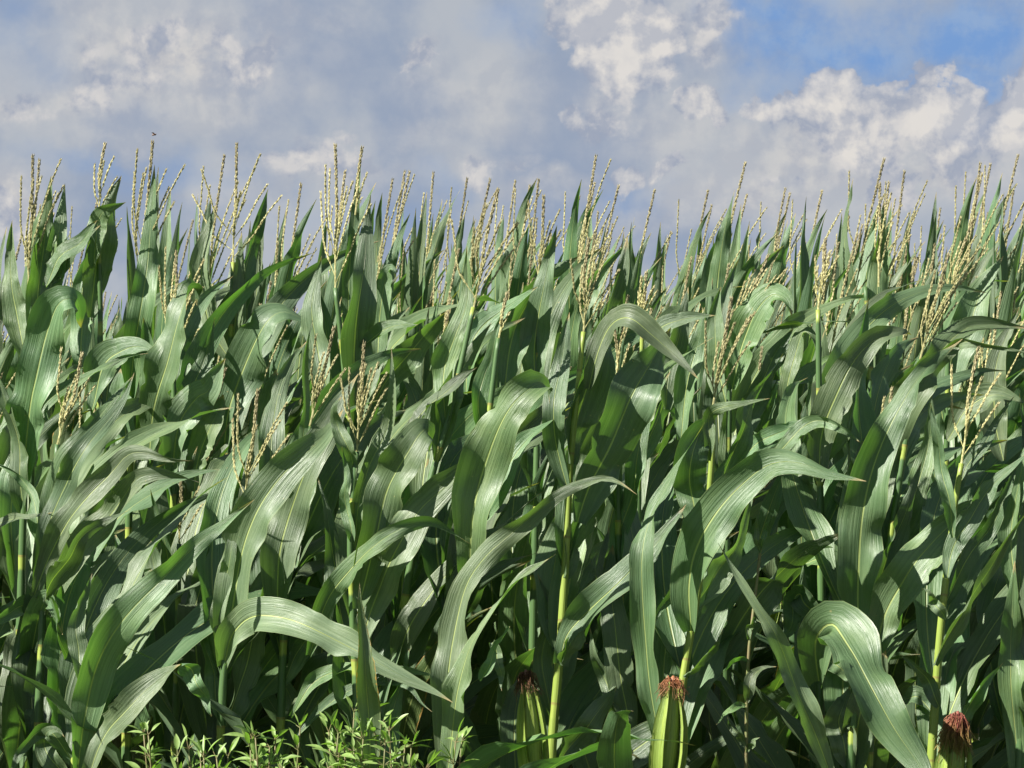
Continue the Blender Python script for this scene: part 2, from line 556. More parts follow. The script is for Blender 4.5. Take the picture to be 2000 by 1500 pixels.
def leaf_mesh(P, B, W, rng, n=30, m=8, wave=1.0, fold=1.0, mat=None, base_w=.42, peak=.34, tip=1.45):
    """a maize leaf: P control points of the midrib, B side vectors, W greatest width (m)"""
    P, B = np.asarray(P, float), np.asarray(B, float)
    PB = catmull(np.hstack([P, B]), n)
    P, B = PB[:, :3], PB[:, 3:6]
    T = norm(np.gradient(P, axis=0))
    B = B - T * np.sum(B * T, axis=1, keepdims=True)
    B = norm(B)
    N = np.cross(T, B)
    u = np.linspace(0, 1, n)
    L = float(np.sum(np.linalg.norm(np.diff(P, axis=0), axis=1)))
    prof = np.where(u < peak, base_w + (1 - base_w) * np.sin(np.clip(u / peak, 0, 1) * math.pi / 2), 1 - np.clip((u - peak) / (1 - peak), 0, 1) ** tip)
    prof = np.maximum(prof, .012)
    half = .5 * W * prof
    A = fold * (1.25 * np.exp(-u / .07) + .46 * np.exp(-u / .55) + .10)
    q = np.linspace(-1, 1, m + 1)
    bites = [(rng.uniform(.2, .95), rng.uniform(.008, .03), rng.uniform(.12, .34), rng.choice((-1, 1))) for _ in range(rng.choice((0, 0, 1, 2, 4)))]
    buck = [(rng.choice((-1, 1)), rng.uniform(.12, .8), rng.uniform(.012, .026), rng.uniform(-.20, .20)) for _ in range(int(5 * wave + .5))]
    ph = [rng.uniform(0, 6.28) for _ in range(6)]
    fr = [rng.uniform(2.2, 4.0) * L / .7, rng.uniform(2.2, 4.0) * L / .7]
    env = np.sin(np.clip(u, 0, 1) ** .8 * math.pi) ** .7
    amp = wave * W * .15
    V = np.empty((n, m + 1, 3))
    UV = np.empty((n, m + 1, 2))
    bend = .10 * W * np.sin(u * 9 + ph[4]) * env          # slow ripple of the whole blade
    for j, s in enumerate(q):
        lat = half * np.sin(s * A) / A
        off = half * (1 - np.cos(s * A)) / A + half * (.16 + .10 * np.sin(5 * u + ph[4])) * abs(s) * fold
        k = 0 if s < 0 else 1
        x = 2 * math.pi * fr[k] * (u + .045 * np.sin(u * 11 + ph[5])) + ph[k]
        rip = np.sin(x) + .45 * np.sin(1.73 * x + ph[2 + k])
        off = off + amp * rip * env * abs(s) ** 1.7
        for (sd, u0, wd, am) in buck:           # short creases running in from a margin
            if sd * s > 0:
                e = np.abs(u - u0 - .03 * abs(s)) / wd
                off = off + am * W * wave * abs(s) ** 1.2 * np.exp(-e) * (half / (.5 * W))
        if abs(s) > .99:                        # nibbled and torn places on the margin
            for (u0, wd, dp, sd) in bites:
                if sd * s > 0:
                    lat = lat * (1 - dp * np.exp(-((u - u0) / wd) ** 4))
        lat = lat * (1 + .05 * env * np.sin(.7 * x + 1.1) * (abs(s) ** 2))
        V[:, j] = P + B * lat[:, None] + N * (off + bend * .5)[:, None]
        UV[:, j, 0] = u
        UV[:, j, 1] = j / m
    a = (np.arange(n - 1)[:, None] * (m + 1) + np.arange(m)[None, :]).ravel()
    faces = np.stack([a, a + 1, a + m + 2, a + m + 1], 1).tolist()
    return mesh_from('leaf', V.reshape(-1, 3), faces, UV.reshape(-1, 2), mat or M['leaf'])


def stalk_mesh(P, r_top=.0042, r_bot=.0135, rng=random, mat='stalk'):
    """P runs from the ground up"""
    P = catmull(P, 72)
    s = np.concatenate([[0], np.cumsum(np.linalg.norm(np.diff(P, axis=0), axis=1))])
    L = s[-1]
    t = s / L
    node = rng.uniform(.145, .165)
    ph = rng.random()
    uu = s / node + ph
    fr = uu - np.floor(uu)
    rad = r_bot + (r_top - r_bot) * t ** 1.15
    rad = rad * (1 + .12 * np.exp(-((fr - .97) / .06) ** 2)) * np.where(fr < .78, 1.13, 1.0)
    mb = MB()
    mb.tube(P, rad, 10, uu)
    return mb.mesh('stalk', M[mat])


def tassel_mesh(base, tip, rng, nb=6, spread=.30, wind=(.10, 0, 0), dens=1.0, blen=.66):
    """central spike from base to tip with nb side branches, all set with paired florets"""
    base, tip = np.asarray(base, float), np.asarray(tip, float)
    L = float(np.linalg.norm(tip - base))
    ax = norm(tip - base)
    mb = MB()

    def rach(Pts, r0, r1, step, fl, fr, u0, u1, bare):
        Pts = catmull(Pts, 14)
        mb.tube(Pts, np.linspace(r0, r1, 14), 5, np.linspace(u0, u1, 14))
        s = np.concatenate([[0], np.cumsum(np.linalg.norm(np.diff(Pts, axis=0), axis=1))])
        n = max(4, int(s[-1] * (1 - bare) / step))
        for i in range(n):
            q = s[-1] * (bare + (1 - bare) * (i + .5) / n)
            p = np.array([np.interp(q, s, Pts[:, k]) for k in range(3)])
            p2 = np.array([np.interp(min(q + .01, s[-1]), s, Pts[:, k]) for k in range(3)])
            dp = (p2 - p) / .01 * step
            t = norm(p2 - p) if np.linalg.norm(p2 - p) > 1e-6 else ax
            uu = u0 + (u1 - u0) * q / s[-1]
            for side in (0, 1, 2):
                a = i * 1.3 + side * 2.094 + rng.uniform(-.3, .3)
                ref = np.array([math.cos(a), math.sin(a), .05])
                sd = norm(ref - t * np.dot(ref, t))
                k = rng.uniform(.85, 1.12)
                mb.spikelet(p + dp * (side / 3 + rng.uniform(-.12, .12)) + sd * r0 * .8, t * .98 + sd * .15, sd, fl * k, fr * k, uu)

    mid = base + (tip - base) * .55 + np.array([rng.uniform(-.006, .006), rng.uniform(-.006, .006), 0])
    rach([base, base + (tip - base) * .3, mid, tip], .0021, .0010, .0042 / dens, .0095, .0018, .25, 1.0, .22)
    for k in range(nb):
        f = .04 + .24 * k / max(1, nb - 1) + rng.uniform(-.02, .02)
        p0 = base + (tip - base) * f
        a = k * 2.4 + rng.uniform(-.5, .5)
        out = norm(np.array([math.cos(a), math.sin(a), 0]))
        bl = L * blen * rng.uniform(.75, 1.1)
        ang = spread * rng.uniform(.7, 1.35)
        w = np.asarray(wind)
        d0 = norm(ax + out * math.tan(ang * 1.1))
        p1 = p0 + d0 * bl * .4
        d1 = norm(ax + out * math.tan(ang * .7) + w)
        p2 = p1 + d1 * bl * .35
        d2 = norm(ax + out * math.tan(ang * .8) + w * 1.6)
        p3 = p2 + d2 * bl * .30
        rach([p0, p1, p2, p3], .0010, .0006, .0048 / dens, .0088, .0014, .05, .70, .16)
    return mb.mesh('tassel', M['tassel'], False)


def ear_meshes(base, tip, w, rng, silk='silk_brown', silk_len=.3, hair=90, reach=1.0):
    """husk spindle from base to tip and its silk"""
    base, tip = np.asarray(base, float), np.asarray(tip, float)
    t = np.linspace(0, 1, 16)
    P = base + (tip - base) * t[:, None]
    L = np.linalg.norm(tip - base)
    prof = np.interp(t, [0, .12, .35, .62, .85, .95, 1.], [.45, .80, 1.0, .92, .60, .36, .20])
    mb = MB()
    w = w * .74
    mb.tube(P, w * .5 * prof, 12)
    ax = norm(tip - base)
    ref = norm(np.cross(ax, [0, 1, 0.1]))
    oth = np.cross(ax, ref)
    for k in range(3):                      # loose outer husk leaves
        a = 2.1 * k + .9 + rng.uniform(-.3, .3)
        o = ref * math.cos(a) + oth * math.sin(a)
        e = rng.uniform(.82, 1.10)
        q = np.linspace(0.02, e, 9)
        rr = w * .5 * (np.interp(q, t, prof)) + .0022 + .004 * np.clip(q - .8, 0, 1) * 4
        PP = base + (tip - base) * q[:, None] + o * rr[:, None]
        BB = np.repeat(np.cross(ax, o)[None], 9, 0)
        hw = w * .5 * np.interp(q / e, [0, .3, .7, 1], [.8, .9, .7, .06])
        mb.blade(PP, -BB, hw, 1.25, 0, 8)
    husk = mb.mesh('ear', M['husk'])
    sb = MB()
    sl = L * silk_len
    sb.tube([tip - ax * sl * .25, tip + ax * sl * .25, tip + ax * sl * .5], [w * .15, w * .15, w * .04], 8)
    for k in range(hair):
        a = rng.uniform(0, 6.28)
        o = ref * math.cos(a) + oth * math.sin(a)
        h = rng.uniform(.35, 1.05)
        jit = lambda q: np.array([rng.uniform(-q, q), rng.uniform(-q, q), rng.uniform(-q, q)])
        top = tip + ax * sl * .42 * h + o * w * rng.uniform(.05, .24) + jit(.004)
        side = tip + ax * sl * rng.uniform(-.15, .2) + o * w * rng.uniform(.2, .42) + jit(.006)
        mid = tip - ax * sl * reach * rng.uniform(.15, .6) + o * w * rng.uniform(.36, .56) + jit(.006)
        low = mid - ax * sl * reach * rng.uniform(.05, .6) + o * w * rng.uniform(-.04, .12) + jit(.010)
        sb.tube(catmull([tip + o * w * .08, top, side, mid, low], 12), np.linspace(.0008, .0005, 12), 3, np.linspace(1, 0, 12), False)
    return husk, sb.mesh('silk', M[silk])


# ------------------------------------------------------------------ objects
def link(name, me, parent=None):
    o = bpy.data.objects.new(name, me)
    COL.objects.link(o)
    if parent is not None:
        o.parent = parent
    return o


def thing(name, label, cat, loc, group=None):
    o = bpy.data.objects.new(name, None)
    COL.objects.link(o)
    o.location = loc
    o.empty_display_size = .1
    o['label'] = label
    o['category'] = cat
    if group:
        o['group'] = group
    return o


FIELD = 'corn plants standing in the field'


def dup(root, loc, rotz, sc, label):
    r = root.copy()
    COL.objects.link(r)
    r.location = loc
    r.rotation_euler = (0, 0, rotz)
    r.scale = sc
    r['label'] = label
    for ch in root.children:
        c = ch.copy()
        COL.objects.link(c)
        c.parent = r
        for gch in ch.children:
            d = gch.copy()
            COL.objects.link(d)
            d.parent = c
    return r


# ground: one sheet to the horizon
mb = MB()
mb.V = [(-4000, -4000, 0), (4000, -4000, 0), (4000, 9000, 0), (-4000, 9000, 0)]
mb.Fc = [(0, 1, 2, 3)]
mb.U = [(0, 0), (1, 0), (1, 1), (0, 1)]
gr = link('ground', mb.mesh('ground', M['ground'], False))
gr['kind'] = 'structure'

WIND = np.array([1.0, .12, 0.0])


def grow_leaf(p0, az, th, L, rng, droop, wind, kink=None, twist=0.0, n=12):
    """midrib and side vectors of a leaf that leaves the stalk at th from the vertical"""
    h = np.array([math.cos(az), math.sin(az), 0])
    d = norm(h * math.sin(th) + np.array([0, 0, math.cos(th)]))
    b = np.cross([0, 0, 1.], h)
    P, Bs = [np.array(p0, float)], [b]
    st = L / (n - 1)
    for i in range(1, n):
        s = i / (n - 1)
        g = droop * (.25 + 1.9 * s * s)
        if kink and abs(s - kink) < .07:
            g += 3.2
        d = d + np.array([0, 0, -1.]) * g * st * 1.6 + WIND * wind * st * (.3 + 1.5 * s) + h * droop * st * .25
        d = norm(d)
        b = b - d * np.dot(b, d)
        b = norm(b)
        nn = np.cross(d, b)
        a = twist / n
        b = norm(b * math.cos(a) + nn * math.sin(a))
        P.append(P[-1] + d * st)
        Bs.append(b)
    return np.array(P), np.array(Bs)


def make_corn(seed, H, label, loc=(0, 0, 0), ear=True, nb=None, lean=.05, tasL=.34, whorl=False):
    """a whole maize plant; H is the height of the tassel tip"""
    rng = random.Random(seed)
    root = thing('corn_plant', label, 'corn plant', loc, FIELD)
    top = H - tasL
    lx = lean * rng.uniform(.6, 1.5)
    ly = rng.uniform(-.03, .03)

    def st(z):
        t = z / H
        return np.array([lx * t * t, ly * t * t, z])
    sp = [st(z) for z in np.linspace(0, top + .03, 8)]
    link('stalk', stalk_mesh(sp, rng=rng), root)
    a0 = math.pi / 2 + rng.uniform(-.45, .45)      # the two ranks of leaves reach into the gaps between the rows
    nl = 12
    zs = np.linspace(.42, top - .13, nl)
    for i, z in enumerate(zs):
        f = i / (nl - 1)
        z = z + rng.uniform(-.03, .03)
        az = a0 + (math.pi if i % 2 else 0) + rng.uniform(-.40, .40)
        th = R(27 - 15 * f) * rng.uniform(.7, 1.25)
        L = (0.80 - .34 * max(0, f - .45) / .55) * rng.uniform(.86, 1.12)
        W = (.087 - .030 * max(0, f - .6) / .4) * rng.uniform(.85, 1.12)
        droop = (1.0 - .68 * f) * rng.uniform(.25, 1.25)
        wind = rng.uniform(.7, 1.7) * (1.0 - .45 * f)
        kink = rng.uniform(.5, .75) if rng.random() < .26 - .1 * f else None
        P, B = grow_leaf(st(z), az, th, L, rng, droop, wind, kink, rng.uniform(-1.3, 1.3))
        link('leaf', leaf_mesh(P, B, W, rng, 30, 8, rng.uniform(.8, 1.5), rng.uniform(.8, 1.4), tip=rng.uniform(1.05, 1.5), mat=M['leaf_edge'] if rng.random() < .06 else None), root)
    if whorl:                      # top leaves still rolled upright round the young tassel
        for j, (dz, q) in enumerate(((0.0, .08), (-.10, 3.3), (-.20, .9))):
            Lw = H - (top + dz) - .05 * j
            P, B = grow_leaf(st(top + dz), a0 + q + rng.uniform(-.4, .4), R(rng.uniform(3, 9)), Lw, rng, .06, rng.uniform(.1, .3), None, rng.uniform(-.8, .8))
            link('leaf', leaf_mesh(P, B, rng.uniform(.06, .075), rng, 30, 8, .35, 1.9, tip=rng.uniform(1.05, 1.25), peak=.3), root)
    t0 = st(top)
    if whorl:
        H = top + .22
    t1 = st(H) + np.array([rng.uniform(0, .05), rng.uniform(-.02, .02), 0])
    link('tassel', tassel_mesh(t0, t1, rng, nb if nb is not None else rng.randint(3, 9), rng.uniform(.16, .40), (.12, 0, 0), .9), root)
    if ear:
        z = rng.uniform(.95, 1.15)
        a = a0 + 1.2 + rng.uniform(-.4, .4)
        o = np.array([math.cos(a), math.sin(a), 0])
        b0 = st(z) + o * .014
        b1 = b0 + o * .055 + np.array([0, 0, .22])
        h, s = ear_meshes(b0, b1, .046, rng, rng.choice(['silk_brown', 'silk_dark', 'silk_red']), .28, 40)
        e = link('ear', h, root)
        link('silk', s, e)
    return root


# ------------------------------------------------------------------ traced plants of the field edge
def at(px, py, d):
    return np.array([(px - 1000.0) / F * d, d, CZ + (HY - py) / F * d])


FWD = np.array([0., 1., 0.])


def traced_leaf(pts, W, d0, d1, phi, rng, **kw):
    """pts: midrib from base to tip as bearings; d0..d1 the distance along it; phi the roll of the
    blade about its midrib (0 faces the field edge, positive turns to the sun)"""
    n = len(pts)
    dd = np.interp(np.linspace(0, 1, n), np.linspace(0, 1, len(d1)), d1) + d0
    P = np.array([at(p[0], p[1], dd[i]) for i, p in enumerate(pts)])
    T = norm(np.gradient(P, axis=0))
    ph = np.interp(np.linspace(0, 1, n), np.linspace(0, 1, len(phi)), phi)
    # real blades wander: resample and let the roll and the midrib waver
    m2 = 3 * n
    PX = catmull(np.hstack([P, ph[:, None]]), m2)
    P, ph = PX[:, :3], PX[:, 3]
    t = np.linspace(0, 1, m2)
    a1, a2, a3 = (rng.uniform(0, 6.28) for _ in range(3))
    wv = 1.0 if d0 < 6.5 else .45
    ph = ph + wv * (10 * np.sin(9 * t + a1) + 8 * np.sin(17 * t + a2)) * np.sin(t * math.pi) ** .6
    P = P + wv * np.stack([.003 * np.sin(10 * t + a3) * np.sin(t * math.pi), .010 * np.sin(12 * t + a1) * np.sin(t * math.pi), 0 * t], 1)
    n = m2
    T = norm(np.gradient(P, axis=0))
    Bv = []
    for i in range(n):
        p = norm(np.cross(T[i], FWD))
        q = norm(FWD - T[i] * np.dot(FWD, T[i]))
        a = R(ph[i])
        Bv.append(p * math.cos(a) + q * math.sin(a))
    kw['tip'] = kw['tip'] ** .75 if 'tip' in kw else rng.uniform(1.15, 1.5)
    kw.setdefault('wave', rng.uniform(.9, 1.5))
    return leaf_mesh(P, Bv, W * .92 / F * d0, rng, **kw)


def traced_plant(seed, d, stalk, leaves, label, tassel=None, ears=(), r_bot=.0135, low=2, stem='stalk'):
    """stalk: bearings from the top down; leaves: (width, roll, depth offsets, points[, options])"""
    rng = random.Random(seed)
    sp = [at(x, y, d) for x, y in stalk][::-1]
    b = sp[0]
    sl = (sp[1][0] - b[0]) / max(.05, sp[1][2] - b[2])
    foot = np.array([b[0] - sl * b[2] * .5, d, 0.0])
    root = thing('corn_plant', label, 'corn plant', tuple(foot), FIELD)
    loc = np.array(foot)
    pts = [foot, foot * .5 + b * .5 + np.array([-sl * b[2] * .06, 0, 0])] + sp
    pts = [p - loc for p in pts]
    link('stalk', stalk_mesh(pts, .0045, r_bot, rng, stem), root)

    def put(me, name, par=root):
        me.transform(__import__('mathutils').Matrix.Translation(-Vector(loc)))
        return link(name, me, par)
    for lf in leaves:
        W, phi, dd, lp = lf[:4]
        kw = dict(n=42, m=12)
        kw.update(lf[4] if len(lf) > 4 else {})
        put(traced_leaf(lp, W, d, dd, phi, rng, **kw), 'leaf')
    ztop = pts[-1][2]
    for k in range(6):                     # fuller foliage on the far side of the stalk
        z = rng.uniform(.72, max(.9, min(1.38, ztop - .30)))
        j = min(range(len(pts)), key=lambda q: abs(pts[q][2] - z))
        P, B = grow_leaf(np.array([pts[j][0], .012, pts[j][2]]), math.pi / 2 + rng.uniform(-.8, .8), R(rng.uniform(14, 36)), rng.uniform(.5, .8), rng, rng.uniform(.3, 1.0), rng.uniform(.6, 1.7), None, rng.uniform(-1, 1))
        link('leaf', leaf_mesh(P, B, rng.uniform(.07, .09), rng, 28, 8, rng.uniform(.8, 1.5), rng.uniform(.8, 1.3), tip=rng.uniform(1.1, 1.5)), root)
    for k in range(low):                   # leaves below the frame
        z = .45 + .2 * k
        P, B = grow_leaf(np.array([pts[0][0] * (1 - z / 2), 0, z]), rng.uniform(0, 6.28), R(35), .7, rng, .9, .6)
        link('leaf', leaf_mesh(P, B, .085, rng, 22, 8), root)
    if tassel:
        (bx, by), (tx, ty), nb, spr = tassel[:4]
        put(tassel_mesh(at(bx, by, d), at(tx, ty, d - .01), rng, nb, spr, (.12, 0, 0), 1.0), 'tassel')
    for (bx, by, tx, ty, w, kind, sl_, hair, off) in ears:
        h, s = ear_meshes(at(bx, by, d + off), at(tx, ty, d + off), w / F * d, rng, kind, sl_, hair)
        e = put(h, 'ear')
        put(s, 'silk', e)
    return root


# ---- the first row: (seed, distance, stalk, leaves, label, tassel, ears)
TR = []


def T(*a, **k):
    TR.append((a, k))


# left edge: the broad pleated leaf with a bright folded tip
T(11, 6.35, [(66, 640), (58, 800), (46, 1000), (40, 1200), (30, 1520)], [
    (88, (8, 12, 25, 60), (0, -.05, -.12, -.02), [(44, 960), (52, 860), (66, 760), (86, 665), (112, 596), (140, 582), (152, 600), (158, 640)], dict(peak=.5, tip=3.0)),
    (84, (-8, -14, -20, 10), (0, -.25, -.4), [(30, 1500), (42, 1385), (60, 1280), (78, 1200), (92, 1170), (108, 1190), (122, 1240)], dict(peak=.3, tip=2.6)),
    (30, (70, 62, 58), (-.4, -.38, -.36), [(96, 1168), (108, 1205), (122, 1260), (146, 1325), (175, 1374)], dict(peak=.2)),
    (26, (35, 40), (-.1, -.3), [(-70, 1075), (-20, 1030), (40, 1012), (102, 1001)], dict(peak=.4)),
    (46, (30, 20, 10), (-.1, -.3), [(82, 1170), (50, 1180), (20, 1196), (-40, 1235)]),
    (46, (25, 15), (0, -.05), [(48, 1010), (40, 930), (30, 850), (8, 770), (-20, 700)]),
    (34, (10, 30), (0, .05), [(50, 900), (70, 820), (110, 770), (170, 735), (240, 700), (290, 690)]),
], 'broad pleated corn leaf plant at the left edge, its top folded into a bright tip', None)

T(12, 6.1, [(112, 868), (104, 980), (88, 1130), (80, 1280), (72, 1520)], [
    (48, (20, 5, 30), (0, -.04, .05), [(80, 1100), (98, 985), (122, 905), (165, 850), (215, 785), (262, 732)], dict(peak=.45)),
    (52, (5, 15, 25), (-.03, -.08, 0), [(72, 1130), (98, 1010), (128, 940), (168, 880), (210, 825), (246, 770), (262, 728)], dict(peak=.5)),
    (58, (-5, 20, 30, -40, -60), (-.03, -.12, -.2), [(66, 1165), (96, 1085), (130, 1025), (170, 975), (212, 930), (246, 890), (280, 884), (320, 893), (376, 900)], dict(peak=.45)),
    (60, (-20, 5, 20, -45, -55), (-.02, -.10, -.16), [(92, 1200), (126, 1120), (160, 1058), (205, 1012), (245, 965), (272, 932), (310, 923), (350, 930), (394, 944)], dict(peak=.45)),
    (52, (-60, -55, -20, 35), (-.10, -.18, -.2), [(86, 1170), (106, 1130), (132, 1090), (160, 1050), (200, 1022), (256, 995)], dict(peak=.3)),
    (34, (40, 30), (0, .1), [(88, 1120), (76, 1030), (56, 960), (20, 915), (-30, 900)]),
], 'corn plant with a low five-armed tassel near the left edge, above two right-bending leaves', ((112, 868), (160, 692), 5, 0.35), low=2)

T(13, 5.85, [(160, 1330), (154, 1400), (148, 1460), (140, 1540)], [
    (80, (-25, -18, 5, 15), (0, -.06, -.1, -.05), [(150, 1520), (166, 1400), (194, 1292), (250, 1200), (318, 1128), (385, 1062), (440, 1022), (496, 976)], dict(peak=.40, tip=1.7)),
    (60, (30, 24, 20, 70), (-.02, -.1, -.12), [(168, 1530), (205, 1438), (262, 1370), (320, 1320), (357, 1296)], dict(peak=.5, tip=4.5)),
    (50, (-35, -30), (-.12, -.1), [(352, 1297), (374, 1310), (392, 1345), (414, 1400)], dict(peak=.15, base_w=.75)),
    (38, (10, 30), (0, -.05), [(150, 1500), (110, 1440), (76, 1428), (40, 1470), (18, 1520)]),
    (44, (15, -10, 40), (0, -.05), [(130, 1520), (88, 1460), (90, 1430), (110, 1425), (126, 1440)], dict(base_w=.7)),
    (46, (-30, -20), (.05, .15), [(158, 1340), (150, 1260), (156, 1190), (180, 1120)]),
], 'corn plant with one long leaf running diagonally across the lower left, snapped leaf below', None)

T(14, 6.25, [(350, 1062), (348, 1150), (346, 1280), (340, 1520)], [
    (36, (20, 30), (0, -.05), [(346, 1170), (328, 1090), (312, 1020), (294, 955)]),
    (60, (12, 6), (.05, .08), [(330, 1290), (318, 1200), (302, 1110), (290, 1050)], dict(tip=5, peak=.4)),
    (58, (-30, -24, -30), (0, .1), [(290, 1300), (268, 1200), (246, 1120), (224, 1040)], dict(peak=.5)),
    (46, (-10, 20), (0, -.04), [(352, 1280), (384, 1180), (410, 1090), (440, 1010), (470, 900)]),
    (40, (10, 0), (0, .1), [(342, 1400), (300, 1340), (262, 1260), (230, 1230)]),
], 'short corn plant with a small four-armed tassel low among the leaves on the left', ((350, 1062), (353, 945), 4, 0.57))

T(15, 6.0, [(477, 985), (470, 1090), (448, 1230), (436, 1330), (428, 1520)], [
    (92, (12, 18, 12, 30), (0, -.05, -.10, 0), [(438, 1300), (446, 1235), (466, 1120), (500, 1010), (548, 930), (600, 880), (640, 845), (670, 800)], dict(peak=.42, tip=2.6)),
    (76, (22, 10, 30, 15, 20), (-.05, -.25, -.30), [(440, 1290), (456, 1240), (492, 1205), (545, 1205), (610, 1228), (700, 1272), (790, 1322), (850, 1352), (884, 1372)], dict(peak=.38, tip=1.6)),
    (40, (20, 10), (-.02, -.05), [(440, 1250), (424, 1210), (438, 1150), (452, 1080), (448, 980)]),
    (46, (-12, 0), (0, .06), [(470, 1120), (482, 1020), (486, 930), (498, 860), (500, 800)]),
    (70, (-30, -38), (.02, .06), [(440, 1420), (470, 1330), (500, 1230), (520, 1120)], dict(peak=.5)),
    (50, (-40, -30), (0, .05), [(432, 1420), (418, 1330), (400, 1260), (380, 1200)]),
], 'corn plant with a feathery tassel and a wide leaf arching right in the lower left', ((477, 985), (503, 765), 6, 0.46))

T(16, 6.08, [(605, 832), (588, 960), (560, 1150), (552, 1300), (545, 1520)], [
    (84, (14, 6, 12, 20), (-.05, -.10, -.06), [(542, 1210), (544, 1130), (552, 1055), (576, 965), (606, 900), (642, 838), (668, 780), (700, 730)], dict(peak=.42, tip=2.4)),
    (48, (10, 20, 45), (-.1, -.25, -.2), [(604, 1280), (640, 1175), (684, 1112), (735, 1062), (790, 1030), (840, 1020), (880, 1040), (918, 1062)], dict(peak=.4, tip=1.4)),
    (34, (30, 40), (-.06, -.12), [(570, 1400), (610, 1338), (660, 1310), (720, 1306), (800, 1312), (866, 1322)], dict(peak=.4)),
    (26, (45, 40, 10), (-.06, -.14), [(580, 1440), (630, 1385), (690, 1346), (760, 1332), (800, 1345), (822, 1372), (845, 1391)], dict(peak=.45)),
    (22, (-10, -30), (0, -.03), [(582, 960), (590, 900), (594, 800), (598, 700), (612, 620)], dict(peak=.5)),
    (44, (-30, -28), (0, .08), [(556, 1330), (590, 1260), (640, 1180), (655, 1170)]),
    (48, (10, 25), (.05, .1), [(500, 1330), (540, 1270), (590, 1220), (630, 1170), (640, 1160)], dict(tip=4)),
    (58, (-40, -36), (.05, .2), [(600, 1500), (572, 1400), (560, 1350), (540, 1270)]),
], 'corn plant with a loose drooping tassel leaning right, left of the tall dark blade', ((605, 832), (652, 642), 5, 0.41))

T(17, 5.95, [(697, 882), (690, 960), (684, 1060), (690, 1220), (704, 1520)], [
    (34, (25, 10, -20), (0, -.04), [(694, 940), (684, 890), (664, 838), (652, 800), (668, 774)], dict(peak=.45)),
    (36, (-8, 5), (0, .03), [(690, 1110), (702, 990), (722, 905), (752, 840), (768, 765), (764, 676)], dict(peak=.45)),
    (86, (8, -6, 10, 62, 100), (-.02, -.06, .02), [(700, 1190), (728, 1070), (758, 960), (792, 890), (822, 842), (836, 848), (836, 880), (830, 915)], dict(peak=.45, tip=3)),
    (28, (20, 10), (0, -.04), [(690, 1060), (676, 980), (676, 930), (668, 872)], dict(peak=.3)),
    (78, (6, 20, 8, 25, 0), (-.01, -.05, -.05), [(706, 1270), (722, 1195), (750, 1120), (786, 1055), (820, 1000), (856, 962), (900, 920), (950, 880)], dict(peak=.45, tip=2.6)),
    (50, (-24, -16), (-.36, -.38), [(722, 1530), (722, 1410), (716, 1320), (706, 1235), (702, 1138)], dict(peak=.35, mat='leaf_edge', wave=.4)),
    (60, (-30, -34), (.03, .1), [(690, 1300), (668, 1200), (650, 1100), (640, 1000), (620, 930)]),
    (52, (-35, -25), (.02, .05), [(740, 1520), (765, 1400), (790, 1300), (800, 1260)]),
], 'corn plant with a dense pale tassel of paired arms, a dark brown-edged leaf below it', ((697, 882), (711, 672), 8, 0.41))

T(18, 6.05, [(925, 600), (880, 800), (820, 1020), (780, 1250), (764, 1520)], [
    (62, (16, 24, 40, 60, 62), (-.03, -.10, -.1), [(768, 1320), (796, 1235), (838, 1165), (888, 1105), (950, 1052), (1012, 1000), (1060, 960)], dict(peak=.32)),
    (40, (30, 40, 20), (0, -.06), [(785, 850), (820, 815), (858, 775), (895, 742), (932, 717)], dict(peak=.5)),
    (60, (-22, -10), (0, .05), [(850, 900), (868, 800), (890, 740), (920, 690), (960, 630)]),
    (52, (10, 0), (0, .05), [(870, 830), (866, 740), (890, 660), (910, 580), (912, 480)]),
    (50, (-30, -35), (.02, .15), [(800, 1150), (850, 1080), (862, 990), (880, 880)]),
    (66, (-35, -38), (.05, .2), [(790, 1230), (820, 1180), (850, 1120), (880, 1000)]),
], 'tall corn plant with a wide fan-shaped tassel at the middle of the picture', ((925, 602), (972, 372), 9, 0.49))

T(19, 5.92, [(974, 660), (950, 850), (918, 1060), (890, 1250), (868, 1520)], [
    (98, (16, 8, 18, 30, 75), (0, -.05, -.1, 0), [(916, 1130), (922, 1040), (936, 945), (962, 855), (1000, 792), (1042, 756), (1066, 752), (1074, 790)], dict(peak=.45, tip=2.6)),
    (66, (20, 28, 10, -30, 25, 30), (-.06, -.12, -.2), [(866, 1520), (872, 1390), (882, 1260), (904, 1150), (945, 1088), (1000, 1040), (1060, 990), (1120, 953), (1176, 936), (1210, 942), (1244, 966)], dict(peak=.3, tip=1.7)),
    (56, (18, 30, 50, 68, 72), (-.10, -.18, -.2), [(872, 1530), (884, 1420), (900, 1330), (930, 1240), (985, 1164), (1030, 1118), (1086, 1082)], dict(peak=.25, tip=1.5)),
    (30, (60, 50), (-.15, -.2), [(940, 1330), (968, 1270), (990, 1230), (996, 1225)], dict(tip=3)),
    (26, (0, -20), (-.12, -.16), [(962, 1255), (972, 1280), (976, 1310), (980, 1350)], dict(base_w=.8)),
    (60, (20, 38, 30), (.03, -.02, .03), [(930, 1050), (960, 970), (1000, 900), (1040, 850), (1090, 810)], dict(peak=.45)),
    (42, (-20, -10), (0, .03), [(946, 860), (936, 790), (944, 730), (960, 690), (984, 600)]),
], 'corn plant with the widest sunlit leaf at the centre, its thin tassel half hidden', ((974, 662), (990, 575), 2, 0.20))

